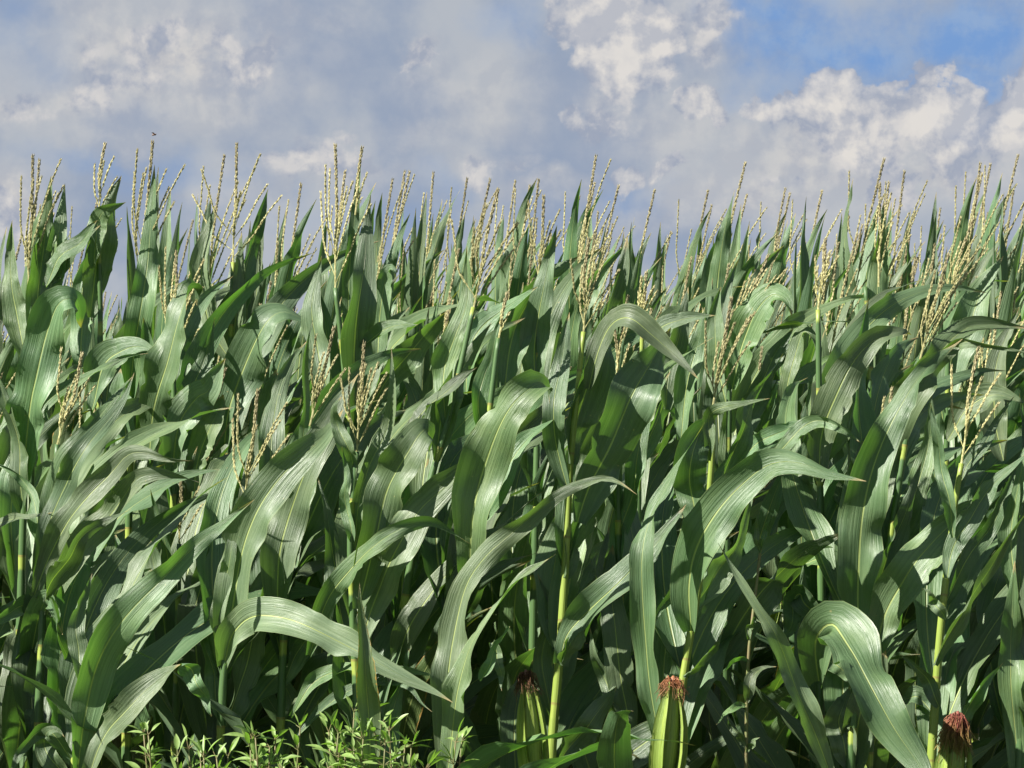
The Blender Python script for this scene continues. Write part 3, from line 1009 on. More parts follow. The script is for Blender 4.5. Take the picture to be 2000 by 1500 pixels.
T(20, 6.0, [(1140, 648), (1128, 760), (1114, 910), (1104, 1110), (1092, 1290), (1074, 1520)], [
    (66, (30, 20, 25, 30), (-.03, -.12, -.12), [(1092, 1296), (1108, 1242), (1150, 1196), (1196, 1146), (1246, 1096), (1292, 1052), (1340, 985)], dict(peak=.5, tip=1.6)),
    (50, (-50, -60), (-.04, -.05), [(1096, 1300), (1118, 1230), (1136, 1190), (1150, 1170)], dict(base_w=.7)),
    (50, (14, 10, 5), (-.02, -.05, 0), [(1110, 960), (1088, 880), (1084, 790), (1096, 700), (1112, 610)], dict(peak=.4, tip=3)),
    (84, (-36, -42, -48, -30), (0, .03), [(1114, 906), (1130, 810), (1156, 710), (1186, 620), (1212, 530), (1226, 462)], dict(peak=.42)),
    (112, (-22, -14, -18), (0, -.03, .05), [(1128, 1020), (1160, 930), (1200, 850), (1240, 765), (1276, 700), (1310, 640)], dict(peak=.5, tip=2.4)),
    (56, (20, 30, 15, 10), (-.02, -.10, -.15), [(1150, 760), (1170, 680), (1196, 632), (1232, 622), (1274, 652), (1318, 694), (1364, 740)], dict(peak=.5, tip=1.5)),
    (60, (-40, -30), (0, .06), [(1100, 1130), (1120, 1060), (1160, 980), (1190, 900)]),
    (50, (8, -8), (.02, .1), [(1108, 1000), (1130, 980), (1160, 860), (1200, 760)]),
    (48, (-25, -30), (.05, .1), [(1080, 1420), (1060, 1300), (1075, 1200), (1050, 1120)]),
    (58, (-34, -20, 30), (0, -.05), [(1084, 1500), (1120, 1450), (1170, 1390), (1205, 1340)], dict(tip=3)),
], 'corn plant with a thick bare yellow-green stem and a dark-tipped ear at bottom centre',
  ((1140, 648), (1150, 470), 7, 0.41), [(1046, 1540, 1028, 1325, 52, 'silk_dark', .16, 90, -.10)], r_bot=.0128, stem='bare')

T(21, 6.12, [(1208, 760), (1206, 950), (1212, 1200), (1222, 1520)], [
    (60, (-12, -5, 18, 10), (-.1, -.12, 0), [(1222, 1500), (1228, 1410), (1214, 1320), (1200, 1230), (1192, 1150), (1196, 1060)], dict(peak=.5, tip=3.5)),
    (50, (25, 10, -10), (0, .0), [(1205, 1120), (1210, 1040), (1240, 960), (1246, 890), (1265, 800), (1310, 725)], dict(peak=.4)),
    (34, (10, 0), (-.1, -.12), [(1220, 1420), (1180, 1330), (1162, 1280), (1152, 1225)]),
    (80, (25, 35), (-.15, -.25), [(1196, 1540), (1215, 1490), (1250, 1458), (1300, 1430), (1340, 1425)], dict(peak=.5)),
    (60, (-10, -25), (0, .1), [(1208, 1000), (1190, 900), (1200, 800), (1240, 700)]),
], 'corn plant with a dark hanging leaf lit across its middle, between the two lower ears', ((1208, 760), (1200, 640), 3, 0.27))

T(22, 5.92, [(1392, 796), (1390, 900), (1374, 1080), (1350, 1230), (1334, 1330), (1308, 1530)], [
    (98, (18, 26, 16, 24, 18), (-.02, -.12, -.20), [(1350, 1232), (1346, 1150), (1358, 1080), (1392, 1012), (1442, 952), (1500, 908), (1560, 906), (1622, 926), (1692, 940)], dict(peak=.36, tip=1.6)),
    (58, (14, 20, 12, 40, 68, 72), (-.08, -.14, -.1), [(1292, 1470), (1276, 1370), (1262, 1270), (1252, 1180), (1252, 1090), (1270, 1020), (1300, 960), (1338, 888), (1376, 826)], dict(peak=.40, tip=1.8)),
    (30, (-45, -40), (-.04, -.06), [(1334, 1320), (1362, 1300), (1390, 1268), (1412, 1232)]),
    (74, (8, 2, -5, 20), (-.02, -.05, 0), [(1364, 1050), (1352, 960), (1350, 890), (1366, 846), (1388, 836), (1392, 860)], dict(peak=.45, tip=3.5)),
    (30, (20, -10, 30), (-.03, -.08), [(1386, 900), (1383, 850), (1388, 812), (1420, 794), (1504, 778)], dict(peak=.45)),
    (44, (-50, -46), (.02, .04), [(1400, 980), (1424, 900), (1456, 820), (1490, 750), (1530, 690)], dict(peak=.4)),
    (30, (20, 30), (.02, .02), [(1370, 1110), (1330, 1140), (1290, 1190), (1270, 1230)]),
    (60, (-38, -30), (.03, .1), [(1360, 1180), (1400, 1120), (1440, 1060), (1470, 960)]),
], 'corn plant with a copper-tufted green ear at lower centre, under a long right-arching leaf',
  ((1392, 796), (1428, 585), 9, 0.35), [(1296, 1540, 1314, 1335, 64, 'silk_brown', .15, 90, -.12)], r_bot=.0128, stem='bare')

T(23, 6.15, [(1598, 605), (1600, 800), (1602, 950), (1604, 1200), (1600, 1520)], [
    (74, (10, 4, 12, 25), (-.02, -.06, 0), [(1600, 940), (1606, 850), (1626, 780), (1664, 712), (1712, 664), (1762, 646), (1780, 654)], dict(peak=.45, tip=2.2)),
    (36, (28, 30, -30, -40), (-.03, -.12), [(1500, 920), (1530, 872), (1566, 836), (1602, 822), (1642, 836), (1682, 866)], dict(peak=.42, tip=1.6)),
    (36, (22, 30), (0, -.06), [(1440, 905), (1482, 866), (1526, 842), (1566, 828), (1590, 840)], dict(peak=.5)),
    (84, (-20, -24, -30), (-.04, -.14), [(1390, 1310), (1450, 1210), (1510, 1130), (1570, 1078), (1652, 1040)], dict(peak=.5)),
    (50, (30, 45), (-.03, -.10), [(1574, 1100), (1610, 1092), (1640, 1112), (1662, 1152)], dict(peak=.4, tip=3)),
    (58, (20, 10), (0, -.02), [(1602, 1200), (1570, 1180), (1560, 1160), (1540, 1230), (1520, 1250)], dict(tip=2.5)),
    (46, (-12, 0), (0, .05), [(1604, 1060), (1640, 980), (1680, 910), (1720, 860)]),
    (44, (14, 20), (.02, .05), [(1600, 1030), (1582, 980), (1568, 930), (1572, 900)], dict(tip=3)),
    (54, (-35, -30), (0, .1), [(1608, 900), (1640, 820), (1655, 740), (1700, 640)]),
], 'tall corn plant right of centre with a small arched leaf turning bright green',
  ((1598, 605), (1612, 470), 6, 0.34), [(1500, 1235, 1520, 1165, 24, 'silk_dark', .14, 30, .05)])

T(24, 5.98, [(1722, 880), (1700, 980), (1682, 1110), (1676, 1240), (1660, 1520)], [
    (96, (12, 6, 14, 24), (-.03, -.08, -.02), [(1676, 1240), (1676, 1130), (1684, 1030), (1702, 930), (1732, 842), (1776, 764), (1824, 706), (1880, 662)], dict(peak=.33, wave=1.9, tip=1.7)),
    (50, (-12, -20, 20, -25), (-.2, -.3, -.32), [(1630, 1540), (1592, 1430), (1552, 1330), (1510, 1235), (1482, 1190), (1442, 1126), (1402, 1060)], dict(peak=.35, tip=1.6)),
    (72, (5, -12), (.02, -.02), [(1664, 1520), (1676, 1430), (1690, 1360), (1720, 1300), (1730, 1270)], dict(tip=4)),
    (60, (16, 20), (0, .02), [(1660, 1500), (1640, 1420), (1650, 1370), (1660, 1340)], dict(tip=3)),
    (70, (-38, -32), (.03, .1), [(1690, 1200), (1730, 1100), (1760, 1020), (1800, 900)]),
    (40, (20, 30), (.05, .1), [(1664, 1330), (1620, 1290), (1585, 1300), (1560, 1330)]),
], 'corn plant with a tall wavy-edged upright leaf on a bright midrib, right of centre', ((1722, 880), (1742, 760), 3, 0.27))

T(25, 6.06, [(1797, 702), (1766, 880), (1728, 1130), (1710, 1290), (1694, 1520)], [
    (78, (-4, -10, 8, 20), (0, -.03, .04), [(1716, 1010), (1730, 900), (1756, 810), (1796, 738), (1836, 690), (1874, 650), (1912, 634), (2010, 641)], dict(peak=.40, tip=1.8)),
    (92, (18, 12, 20), (-.05, -.1, -.05), [(1708, 1290), (1732, 1190), (1774, 1118), (1826, 1058), (1872, 1010), (1920, 970)], dict(peak=.42, wave=1.8, tip=2.2)),
    (104, (34, 14, 24, -4, 10), (-.1, -.35, -.48), [(1600, 1330), (1592, 1250), (1624, 1220), (1664, 1268), (1702, 1342), (1746, 1424), (1800, 1505), (1830, 1570)], dict(peak=.40, wave=1.4, tip=3.0)),
    (46, (30, 24), (0, -.03), [(1712, 1300), (1690, 1250), (1660, 1240), (1620, 1260)]),
    (24, (-50, -40), (0, -.08), [(1820, 700), (1860, 672), (1910, 670), (2010, 690)]),
    (56, (-12, 10), (.05, .1), [(1730, 1100), (1760, 1040), (1790, 960), (1812, 880), (1820, 760)]),
], 'corn plant with a broad leaf arching forward and down at the lower right', ((1797, 702), (1852, 500), 6, 0.35))

T(26, 5.92, [(1878, 905), (1866, 980), (1852, 1090), (1838, 1220), (1828, 1350), (1818, 1520)], [
    (30, (18, 22, -10), (-.02, -.06), [(1862, 1050), (1852, 970), (1838, 900), (1824, 840), (1818, 786)], dict(peak=.35, tip=3)),
    (50, (20, 10, 30), (-.02, 0), [(1850, 1130), (1866, 1060), (1900, 1000), (1950, 940), (2010, 880)], dict(peak=.4)),
    (26, (15, 5), (0, .03), [(1868, 970), (1894, 905), (1936, 840), (1982, 772)], dict(peak=.4)),
    (40, (-40, -46, -30), (-.04, -.12), [(1824, 1298), (1846, 1250), (1892, 1180), (1928, 1120), (1960, 1060), (2010, 996)], dict(peak=.4)),
    (36, (20, 16), (-.02, -.05), [(1834, 1380), (1812, 1330), (1786, 1300), (1758, 1278)], dict(peak=.3)),
    (26, (10, 16), (-.02, -.04), [(1848, 1210), (1828, 1180), (1812, 1155), (1800, 1150)]),
    (40, (-55, -30, -20), (.0, -.03), [(1866, 1480), (1876, 1410), (1912, 1350), (1960, 1294)], dict(peak=.4)),
    (44, (-20, 0), (.03, .08), [(1846, 1180), (1890, 1090), (1940, 1020), (1990, 900)]),
    (48, (-30, -20), (.05, .1), [(1826, 1400), (1790, 1360), (1740, 1380)]),
], 'corn plant with a reddish-purple silked ear at bottom right and a thin splayed tassel',
  ((1878, 905), (1910, 682), 4, 0.54), [(1850, 1580, 1868, 1418, 70, 'silk_red', .36, 300, -.14)], stem='bare')

T(27, 6.0, [(2010, 900), (2000, 1100), (1996, 1300), (1990, 1520)], [
    (58, (20, 12, 10), (0, -.08), [(1990, 1530), (1980, 1400), (1974, 1290), (1976, 1190), (1982, 1095)], dict(peak=.5, wave=1.8)),
    (46, (0, 10), (-.02, -.05), [(2002, 1420), (1992, 1290), (1990, 1160), (1992, 1060), (2004, 960)], dict(peak=.4)),
    (56, (25, 20), (0, .02), [(1996, 1200), (1978, 1090), (1980, 990), (2000, 900), (2040, 820)]),
], 'corn plant cut by the right edge, with upright wavy leaves on pale midribs', None)

# ---- the second row
T(41, 6.85, [(268, 560), (262, 760), (252, 1000), (248, 1300)], [
    (56, (2, -8, 5), (0, -.05, 0), [(252, 800), (262, 690), (276, 590), (292, 480), (302, 322)], dict(peak=.4)),
    (58, (20, 14), (-.05, -.05), [(250, 900), (240, 800), (232, 760), (236, 720)], dict(tip=4)),
    (66, (20, 30, 0, 50), (-.1, -.2), [(180, 800), (200, 720), (230, 690), (270, 676), (310, 690)], dict(peak=.5)),
    (60, (-20, -30), (.03, .1), [(262, 860), (300, 760), (330, 680), (380, 600)]),
    (64, (14, 4), (0, -.05), [(330, 900), (312, 800), (292, 700), (280, 620)], dict(peak=.5)),
], 'corn plant with a crowded tassel behind a narrow leaf spear, right of the sky gap', ((268, 560), (298, 278), 8, 0.32))
T(42, 6.7, [(338, 695), (340, 820), (338, 1000), (336, 1300)], [
    (80, (20, 12, 60, 95), (0, -.1, 0), [(290, 900), (300, 800), (330, 700), (352, 610), (376, 560), (384, 600)], dict(peak=.5, tip=3)),
    (72, (18, 8, 15), (0, -.1), [(336, 930), (350, 830), (380, 780), (410, 760), (440, 700)], dict(peak=.5, tip=3)),
    (60, (-10, -30), (0, .05), [(340, 860), (370, 770), (400, 700), (420, 620)]),
    (66, (22, 26), (-.02, -.05), [(380, 960), (390, 880), (420, 820), (436, 770)], dict(tip=3.5)),
], 'corn plant with an upright tassel spread like a hand, before folded leaves on the left', ((338, 695), (344, 494), 7, 0.46))
T(43, 6.95, [(455, 512), (450, 690), (444, 900), (440, 1300)], [
    (92, (18, 14, 26, 60, 60), (-.05, -.12, -.1), [(438, 880), (450, 790), (478, 710), (516, 640), (548, 612), (585, 620), (628, 642)], dict(peak=.45, tip=2.2)),
    (50, (4, -4), (0, 0), [(446, 800), (454, 690), (464, 580), (472, 450)], dict(peak=.4)),
    (48, (-40, -46), (.02, .05), [(452, 640), (476, 540), (500, 450), (524, 368)], dict(peak=.4)),
    (56, (10, 20), (-.03, 0), [(448, 700), (410, 640), (396, 560), (400, 480), (420, 400)], dict(peak=.4)),
    (70, (8, 14), (0, .05), [(480, 1000), (500, 900), (520, 800), (540, 720)], dict(tip=3)),
], 'corn plant with a tall straight tassel spike and wide arms, left of a slanting leaf', ((455, 512), (462, 283), 6, 0.65))
T(44, 6.75, [(655, 562), (672, 720), (684, 900), (690, 1300)], [
    (80, (-22, -28, -30, -20), (0, -.05, 0), [(690, 830), (692, 720), (700, 600), (712, 490), (724, 380)], dict(peak=.42, fold=1.4)),
    (64, (-34, -30, -28), (0, -.1), [(728, 790), (766, 730), (806, 680), (846, 638), (868, 611)], dict(peak=.5, tip=3)),
    (34, (40, 34, 30), (-.03, -.1), [(706, 680), (740, 650), (776, 636), (816, 634)], dict(peak=.5)),
    (50, (14, 8, 55), (0, -.05), [(736, 720), (742, 620), (752, 545), (766, 522), (774, 545)], dict(tip=3)),
    (66, (-14, -30), (0, .06), [(690, 860), (650, 760), (640, 660), (620, 560)]),
    (70, (-36, -30), (-.02, .05), [(840, 960), (836, 860), (820, 800), (790, 740), (760, 760)], dict(peak=.4)),
    (60, (12, 5), (0, .05), [(640, 760), (620, 690), (610, 600), (628, 500)]),
], 'corn plant with the tallest upright blade on the skyline beside its tassel', ((655, 562), (655, 285), 7, 0.35))
T(45, 6.8, [(700, 470), (704, 700), (700, 1000), (700, 1300)], [
    (34, (-10, -10), (.02, .02), [(676, 700), (682, 560), (692, 420), (706, 292)], dict(peak=.4, fold=1.8)),
    (60, (10, 20), (0, .05), [(702, 800), (730, 700), (760, 640), (800, 600)]),
], 'slim corn plant whose single tassel spike rises just beside the tallest upright blade', ((694, 420), (707, 290), 1, 0.14))
T(46, 6.75, [(1050, 560), (1050, 760), (1046, 1000), (1040, 1300)], [
    (62, (8, 12, 2), (0, -.03), [(1048, 790), (1044, 690), (1056, 590), (1072, 510), (1088, 440)], dict(peak=.4)),
    (74, (-10, -28, -30), (-.02, .03), [(985, 760), (1000, 660), (1034, 590), (1076, 540), (1130, 500)], dict(peak=.5)),
    (60, (24, 16, 12), (-.05, -.05), [(910, 770), (916, 690), (940, 640), (990, 600), (1050, 560)], dict(peak=.4)),
    (50, (20, 20), (.0, .05), [(1000, 860), (1010, 760), (1030, 660), (1040, 600)], dict(tip=3)),
], 'corn plant with a long pale blade facing forward, left of the tall backlit leaf', ((1050, 560), (1062, 385), 5, 0.41))
T(47, 6.7, [(1255, 640), (1250, 800), (1246, 1000), (1240, 1300)], [
    (60, (-20, -10), (0, .03), [(1300, 800), (1310, 710), (1330, 640), (1344, 560)]),
    (50, (18, 10), (0, 0), [(1330, 860), (1340, 760), (1360, 680), (1376, 600)], dict(peak=.5)),
    (56, (-40, -45), (0, .1), [(1250, 900), (1290, 800), (1330, 740), (1350, 700)]),
    (40, (30, 30, 10), (-.05, -.1), [(1260, 690), (1290, 640), (1340, 622), (1396, 616)], dict(peak=.45)),
], 'corn plant with a short stubby tassel behind the leaf arching right at the centre', ((1252, 632), (1262, 535), 7, 0.35))
T(48, 6.8, [(1420, 680), (1424, 800), (1420, 1000), (1416, 1300)], [
    (76, (16, 20, 10, 70), (0, -.08), [(1430, 760), (1448, 680), (1476, 610), (1508, 576), (1534, 588), (1546, 618)], dict(peak=.5, tip=2.6)),
    (46, (-45, -52, -50), (.0, .02), [(1456, 960), (1490, 850), (1526, 760), (1560, 700)], dict(peak=.4)),
    (66, (-30, -24), (0, .05), [(1440, 860), (1480, 760), (1510, 700), (1550, 640)]),
    (60, (16, 4), (.02, .05), [(1420, 800), (1400, 700), (1396, 620), (1408, 560)]),
    (22, (-70, -66), (-.03, -.1), [(1480, 650), (1530, 634), (1600, 628), (1684, 627)], dict(peak=.4)),
], 'corn plant with a thick swaying tassel leaning right, beside a leaf curled over on top', ((1422, 690), (1500, 500), 9, 0.35))
T(49, 6.8, [(1690, 560), (1700, 700), (1690, 1000), (1690, 1300)], [
    (60, (-30, -20), (-.02, -.02), [(1600, 800), (1640, 700), (1690, 640), (1750, 596)], dict(peak=.45)),
    (58, (0, -10), (.02, .0), [(1700, 800), (1706, 660), (1716, 520), (1726, 392)], dict(peak=.4)),
    (40, (26, 40, 85), (-.03, -.08), [(1530, 800), (1546, 720), (1566, 650), (1586, 660), (1600, 720)], dict(tip=2.6)),
    (60, (10, 14), (0, .05), [(1660, 900), (1670, 800), (1690, 720), (1700, 660)], dict(tip=3)),
], 'corn plant with an erect dark blade beside two narrow tassel spikes, on the right', ((1716, 560), (1718, 360), 3, 0.16))
T(50, 6.75, [(1852, 640), (1850, 800), (1846, 1000), (1840, 1300)], [
    (80, (12, 20), (0, .03), [(1846, 800), (1860, 700), (1890, 640), (1920, 560), (1960, 500)], dict(peak=.45)),
    (60, (-10, -24), (0, .05), [(1860, 840), (1900, 780), (1950, 720), (2010, 640)]),
    (56, (24, 30), (-.05, -.1), [(1850, 860), (1890, 800), (1940, 770), (2010, 790)], dict(peak=.5)),
    (60, (20, 16), (0, 0), [(1960, 900), (1940, 800), (1950, 700), (1990, 600)]),
], 'corn plant with a leaning bushy tassel near the right edge, above arching leaves', ((1845, 600), (1900, 430), 8, 0.41))
T(51, 6.9, [(60, 560), (62, 720), (60, 1000), (56, 1300)], [
    (60, (-14, -20, -20), (0, .02), [(66, 680), (76, 560), (88, 450), (100, 343)], dict(peak=.4)),
    (50, (-20, -10), (0, .03), [(84, 640), (104, 530), (118, 430), (127, 358)], dict(peak=.4)),
    (44, (30, 30), (-.03, -.06), [(90, 560), (120, 500), (160, 470), (190, 430)], dict(peak=.5)),
    (50, (14, 6), (0, .05), [(50, 700), (30, 600), (20, 520), (24, 430)]),
], 'corn plant at the far left with straw-coloured tassel arms beside two sharp blades', ((55, 570), (64, 306), 7, 0.27))
T(52, 7.0, [(192, 470), (196, 640), (190, 1000), (186, 1300)], [
    (70, (-20, -34, -30), (0, .0), [(176, 620), (186, 530), (204, 440), (222, 380), (237, 343)], dict(peak=.45)),
    (46, (20, 0, -20), (-.02, -.08), [(184, 520), (190, 440), (206, 412), (246, 395)], dict(peak=.5)),
    (52, (30, 20), (-.05, -.12), [(60, 620), (100, 540), (140, 490), (196, 440)], dict(peak=.45)),
    (60, (14, 10), (0, .05), [(160, 720), (158, 620), (166, 540), (180, 480)]),
], 'corn plant with one tall tassel spike and a leaf folded sideways, second from the left', ((192, 420), (205, 282), 4, 0.30))

# ---- plants known by their tips on the skyline: tip bearing, distance
TIPS = [
    (85, 315, 7.6), (22, 436, 7.9, 1), (165, 386, 8.6), (140, 440, 9.2), (310, 322, 7.7, 1), (367, 356, 7.4, 1), (436, 305, 7.5), (420, 372, 8.4, 1), (515, 395, 7.6, 1),
    (553, 360, 7.4), (572, 402, 8.2, 1),  (663, 335, 7.8), (730, 335, 7.9), (760, 350, 8.3), (782, 335, 8.5), (818, 392, 9.0, 1),
    (830, 372, 8.4, 1), (850, 338, 8.7), (868, 385, 9.6, 1), (897, 355, 8.6), (914, 348, 8.9), (950, 402, 9.6, 1), (988, 366, 9.1), (1003, 355, 9.3), (1018, 352, 8.3),
    (1090, 382, 8.6), (1123, 360, 9.2), (1158, 304, 7.5), (1157, 366, 8.9), (1190, 402, 9.9, 1), (1230, 374, 8.1), (1255, 430, 7.7, 1), (1298, 430, 9.8, 1), (1330, 402, 9.5),
    (1345, 374, 9.0), (1403, 318, 8.0), (1416, 380, 9.4), (1440, 395, 8.8, 1), (1470, 394, 8.0, 1), (1505, 380, 9.3), (1518, 364, 9.0), (1540, 425, 10.3, 1), (1568, 374, 8.8),
    (1600, 380, 7.6, 1), (1632, 420, 10.0), (1667, 315, 7.8), (1682, 410, 8.9, 1), (1715, 362, 8.2), (1740, 392, 8.6, 1), (1767, 338, 8.4), (1790, 405, 9.4, 1), (1808, 410, 10.2),
    (1832, 372, 8.2, 1), (1865, 340, 8.6), (1887, 325, 8.0), (1912, 318, 8.5), (1935, 303, 8.1), (1950, 334, 8.7), (1968, 372, 9.2), (1992, 370, 7.7, 1),
    (330, 430, 9.3), (690, 420, 9.4, 1), (1070, 420, 10.2, 1), (1270, 455, 10.4), (1380, 425, 10.1, 1),
]
for a, k in TR:
    a = list(a)
    for lf in a[3]:
        if len(lf) > 4 and isinstance(lf[4].get('mat'), str):
            lf[4]['mat'] = M[lf[4]['mat']]
    traced_plant(*a, **k)

# ---- the rows behind: sixteen grown plants, copied and varied
protos = []
PH = []
rp = random.Random(77)
for i in range(16):
    H = 2.30
    wh = i >= 12
    p = make_corn(900 + i, H, 'corn plant', (0, 0, 0), ear=(i in (0, 7)), nb=0 if wh else [1, 4, 2, 6, 1, 5, 3, 7][i % 8], lean=.10, tasL=.50 if wh else rp.uniform(.33, .42), whorl=wh)
    protos.append([p, False])


def place(i, x, y, h, rot, label):
    p, used = protos[i % 16]
    s = h / 2.30
    w = min(1.12, max(.9, s * 1.02))
    if not used:
        protos[i % 16][1] = True
        p.location = (x, y, 0)
        p.rotation_euler = (0, 0, rot)
        p.scale = (w, w, s)
        p['label'] = label
        return p
    return dup(p, (x, y, 0), rot, (w, w, s), label)


ORD = ('first second third fourth fifth sixth seventh eighth ninth tenth eleventh twelfth thirteenth fourteenth fifteenth sixteenth '
       'seventeenth eighteenth nineteenth').split()
TENS = {20: ('twentieth', 'twenty'), 30: ('thirtieth', 'thirty'), 40: ('fortieth', 'forty'), 50: ('fiftieth', 'fifty'), 60: ('sixtieth', 'sixty'), 70: ('seventieth', 'seventy')}


def ordinal(n):
    if n < 20:
        return ORD[n - 1]
    t = n // 10 * 10
    return TENS[t][0] if n == t else TENS[t][1] + '-' + ORD[n - t - 1]


ROW = 'two three four five six seven eight nine ten'.split()
MARKS = [(60, 'folded bright-tipped leaf'), (150, 'low five-armed tassel'), (300, 'small four-armed tassel'), (420, 'wide left arching leaf'), (560, 'loose drooping tassel'),
         (700, 'dense pale tassel'), (830, 'wide fan-shaped tassel'), (960, 'widest sunlit centre leaf'), (1110, 'thick bare yellow-green stem'), (1270, 'copper-tufted ear'),
         (1430, 'long right-arching leaf'), (1590, 'small bright-green arched leaf'), (1700, 'wavy-edged upright leaf'), (1850, 'reddish-purple silked ear'), (1970, 'pale-midribbed edge leaves')]
order = sorted(range(len(TIPS)), key=lambda k: TIPS[k][0])
SKYLAB = {}
seen = {0: 0, 1: 0}
for k in order:
    bl = 1 if len(TIPS[k]) > 3 else 0
    seen[bl] += 1
    if bl:
        SKYLAB[k] = 'corn plant topped by an upright blade, %s such blade from the left on the skyline' % ordinal(seen[1])
    else:
        SKYLAB[k] = 'corn plant with a thin tassel spike, %s such spike from the left on the skyline' % ordinal(seen[0])
OUT = 'corn plant just beyond the edge of the picture, beside the front rows'
rr = random.Random(5)
for k, (px, py, d, *bl) in enumerate(TIPS):
    h = CZ + (HY - py) / F * d
    place(12 + k % 4 if bl else rr.randrange(12), (px - 1000) / F * d - .09, d, h, rr.uniform(-.5, .5), SKYLAB[k])

# sown rows three quarters of a metre apart; the field edge is shorter than the middle
rows = [(6.85, 1.66, 1.88, .22, 0), (7.25, 1.84, 2.02, .21, 0), (7.75, 1.93, 2.08, .21, 0), (8.4, 1.98, 2.13, .22, 0), (9.1, 2.02, 2.18, .24, 0),
        (9.9, 2.06, 2.24, .26, 0), (10.7, 2.10, 2.28, .28, 0), (11.6, 2.14, 2.34, .32, 0)]
for ri, (y, h0, h1, sp, _) in enumerate(rows):
    members = []
    half = 1130 / F * y
    x = -half - .35
    while x < half:
        if not (-330 < x * F / y + 0 and x * F / y < -560):
            h = rr.uniform(h0, h1)
            pxx = 1000 + x * F / y
            # the gaps of sky in the left of the row
            if y > 7.3 and (pxx < 720):
                h = min(h, CZ + (800 - rr.uniform(500, 600)) / F * y)
            members.append((pxx, place(rr.choice((1, 2, 3, 4, 5, 6, 8, 9, 10, 11, 12, 13)) if y < 7.5 else rr.randrange(15), x + rr.uniform(-.05, .05), y + rr.uniform(-.07, .07), h, rr.uniform(-.7, .7), OUT)))
        x += sp * rr.uniform(.75, 1.25)
    cell = {}
    for pxx, o in members:
        if -30 < pxx < 2030:
            mk = min(MARKS, key=lambda q: abs(q[0] - pxx))[1]
            cell.setdefault(mk, []).append(o)
    for mk, os_ in cell.items():
        for j, o in enumerate(os_):
            w = '' if len(os_) == 1 else ', %s from left' % ORD[j]
            o['label'] = 'hidden corn plant in row %s%s behind the %s' % (ROW[ri], w, mk)
# neighbours just outside the frame on the sunny side, and the front row beyond both edges
for y in (5.95, 6.6, 7.3):
    for x in (-1.36, -1.52, -1.7, 1.3, 1.48):
        place(rr.randrange(16), x * y / 6, y, rr.uniform(1.7, 1.9), rr.uniform(-.6, .6), OUT)


# ---- weeds at the foot of the row
def weed(seed, px, ytop, d, label, n=3, size=1.0):
    rng = random.Random(seed)
    x0 = (px - 1000) / F * d
    ztop = CZ + (HY - ytop) / F * d
    root = thing('weed_plant', label, 'weed', (x0, d, 0), 'weeds at the foot of the corn')
    st = MB()
    lv = MB()
    for k in range(n):
        a = rng.uniform(0, 6.28)
        sx, sy = .11 * math.cos(a) * size, .08 * math.sin(a)
        zt = ztop - rng.uniform(0, .11) * (k > 0)
        P = catmull([(0, 0, 0), (sx * .3, sy * .3, .4), (sx * .7, sy * .7, .75), (sx, sy, zt)], 26)
        st.tube(P, np.linspace(.004, .0014, 26), 5)
        for i in range(9, 26):
            for j in range(1 if i < 16 else 3 if i < 24 else 4):
                b = rng.uniform(0, 6.28)
                el = rng.uniform(.1, 1.35)
                dr = norm(np.array([math.cos(b) * math.cos(el), math.sin(b) * math.cos(el), math.sin(el)]))
                L = rng.uniform(.030, .062) * size
                q0 = P[i]
                pet = q0 + dr * L * .35
                st.tube([q0, pet], [.0009, .0008], 4, None, False)
                sd = norm(np.cross([0, 0, 1.], dr) + np.array([0, 0, rng.uniform(-.7, .7)]))
                t = np.linspace(0, 1, 7)
                PP = pet + dr * L * t[:, None] + np.array([0, 0, -1]) * (L * .22 * t * t)[:, None]
                hw = L * .15 * np.sin(np.clip(t * .96 + .04, 0, 1) ** .75 * math.pi)
                lv.blade(PP, np.repeat(sd[None], 7, 0), np.maximum(hw, .0004), .6, 0, 4)
    link('stem', st.mesh('stem', M['weed_stem']), root)
    link('foliage', lv.mesh('foliage', M['weed']), root)
    return root


WD = 'small bushy weed with pointed pale leaves at the bottom, '
for k, (px, yt, d, lb) in enumerate([(q[0], q[1] + 22, q[2], q[3]) for q in [
        (365, 1408, 5.6, WD + 'leftmost of the clump'), (432, 1446, 5.55, WD + 'low beside the leftmost one'), (505, 1398, 5.6, WD + 'under the snapped corn leaf'),
        (575, 1412, 5.5, WD + 'left of the tallest weed'), (632, 1376, 5.6, WD + 'the tallest of the clump'), (705, 1402, 5.55, WD + 'before the dark brown-edged corn leaf'),
        (748, 1440, 5.5, WD + 'low, right of the brown-edged leaf'), (818, 1400, 5.6, WD + 'rightmost, set apart from the clump')]]):
    weed(300 + k, px, yt, d, lb, 8, .72)

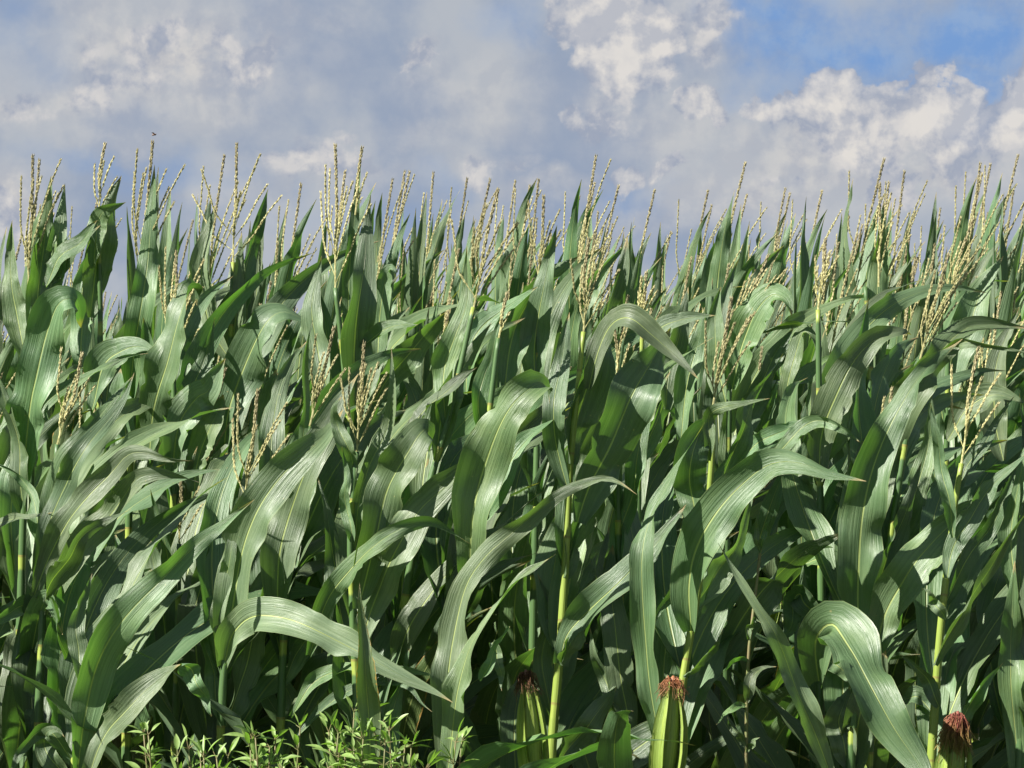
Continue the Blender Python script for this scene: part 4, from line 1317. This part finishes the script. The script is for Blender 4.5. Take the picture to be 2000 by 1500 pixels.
# the slender weed on the right
root = thing('tall_weed', 'thin upright weed stem with a few small folded leaves, between the ears on the right', 'weed', tuple(at(1458, 2400, 5.85) * [1, 1, 0]))
loc = np.array(root.location)
mb = MB()
pts = [np.array([at(1452, 1600, 5.85)[0], 5.85, 0]), at(1457, 1500, 5.85), at(1461, 1300, 5.85), at(1466, 1240, 5.85), at(1480, 1120, 5.87), at(1488, 1050, 5.88)]
mb.tube(catmull([p - loc for p in pts], 40), np.linspace(.0055, .0026, 40), 7)
link('stem', mb.mesh('stem', M['weed_stem']), root)
rw = random.Random(8)
for W, phi, dd, lp in [
        (26, (10, 30), (0, -.05), [(1459, 1372), (1468, 1330), (1486, 1306), (1516, 1302)]), (20, (30, 20), (0, -.03), [(1459, 1460), (1446, 1440), (1432, 1425), (1420, 1400)]),
        (16, (40, 30), (0, -.03), [(1462, 1290), (1450, 1284), (1430, 1292), (1414, 1314)]), (18, (-20, -30), (0, -.03), [(1458, 1380), (1440, 1378), (1420, 1392), (1398, 1416)]),
        (16, (10, -10), (0, -.03), [(1462, 1248), (1466, 1222), (1474, 1208), (1486, 1216)]), (12, (20, 0), (0, -.02), [(1487, 1072), (1492, 1040), (1500, 1020), (1510, 1010)]),
        (14, (20, 0), (0, -.02), [(1486, 1080), (1478, 1050), (1476, 1030), (1484, 1000)]), (14, (0, 20), (0, -.02), [(1458, 1470), (1470, 1450), (1484, 1440)])]:
    me = traced_leaf(lp, W, 5.85, dd, phi, rw, n=16, m=6)
    me.transform(__import__('mathutils').Matrix.Translation(-Vector(loc)))
    link('leaf', me, root)

# the fly above the tassels
root = thing('insect', 'tiny dark insect flying above the tall tassel spike on the left', 'insect', tuple(at(301, 264, 6.8)))
mb = MB()
mb.tube(catmull([(-.005, 0, -.001), (-.002, 0, .0005), (.002, 0, .001), (.005, 0, .003)], 9), np.array([.3, 1.0, 1.4, 1.2, .9, 1.3, 1.4, 1.0, .3]) * .0013, 7)
link('body', mb.mesh('body', M['silk_dark']), root)
for s in (-1, 1):
    mb = MB()
    mb.blade(np.array([(.001, 0, .002), (-.001, s * .003, .004), (-.003, s * .006, .005), (-.005, s * .008, .005)]), np.array([(1., 0, .3)] * 4), [.0006, .0018, .002, .0004], .2)
    link('wing', mb.mesh('wing', M['silk_dark']), root)
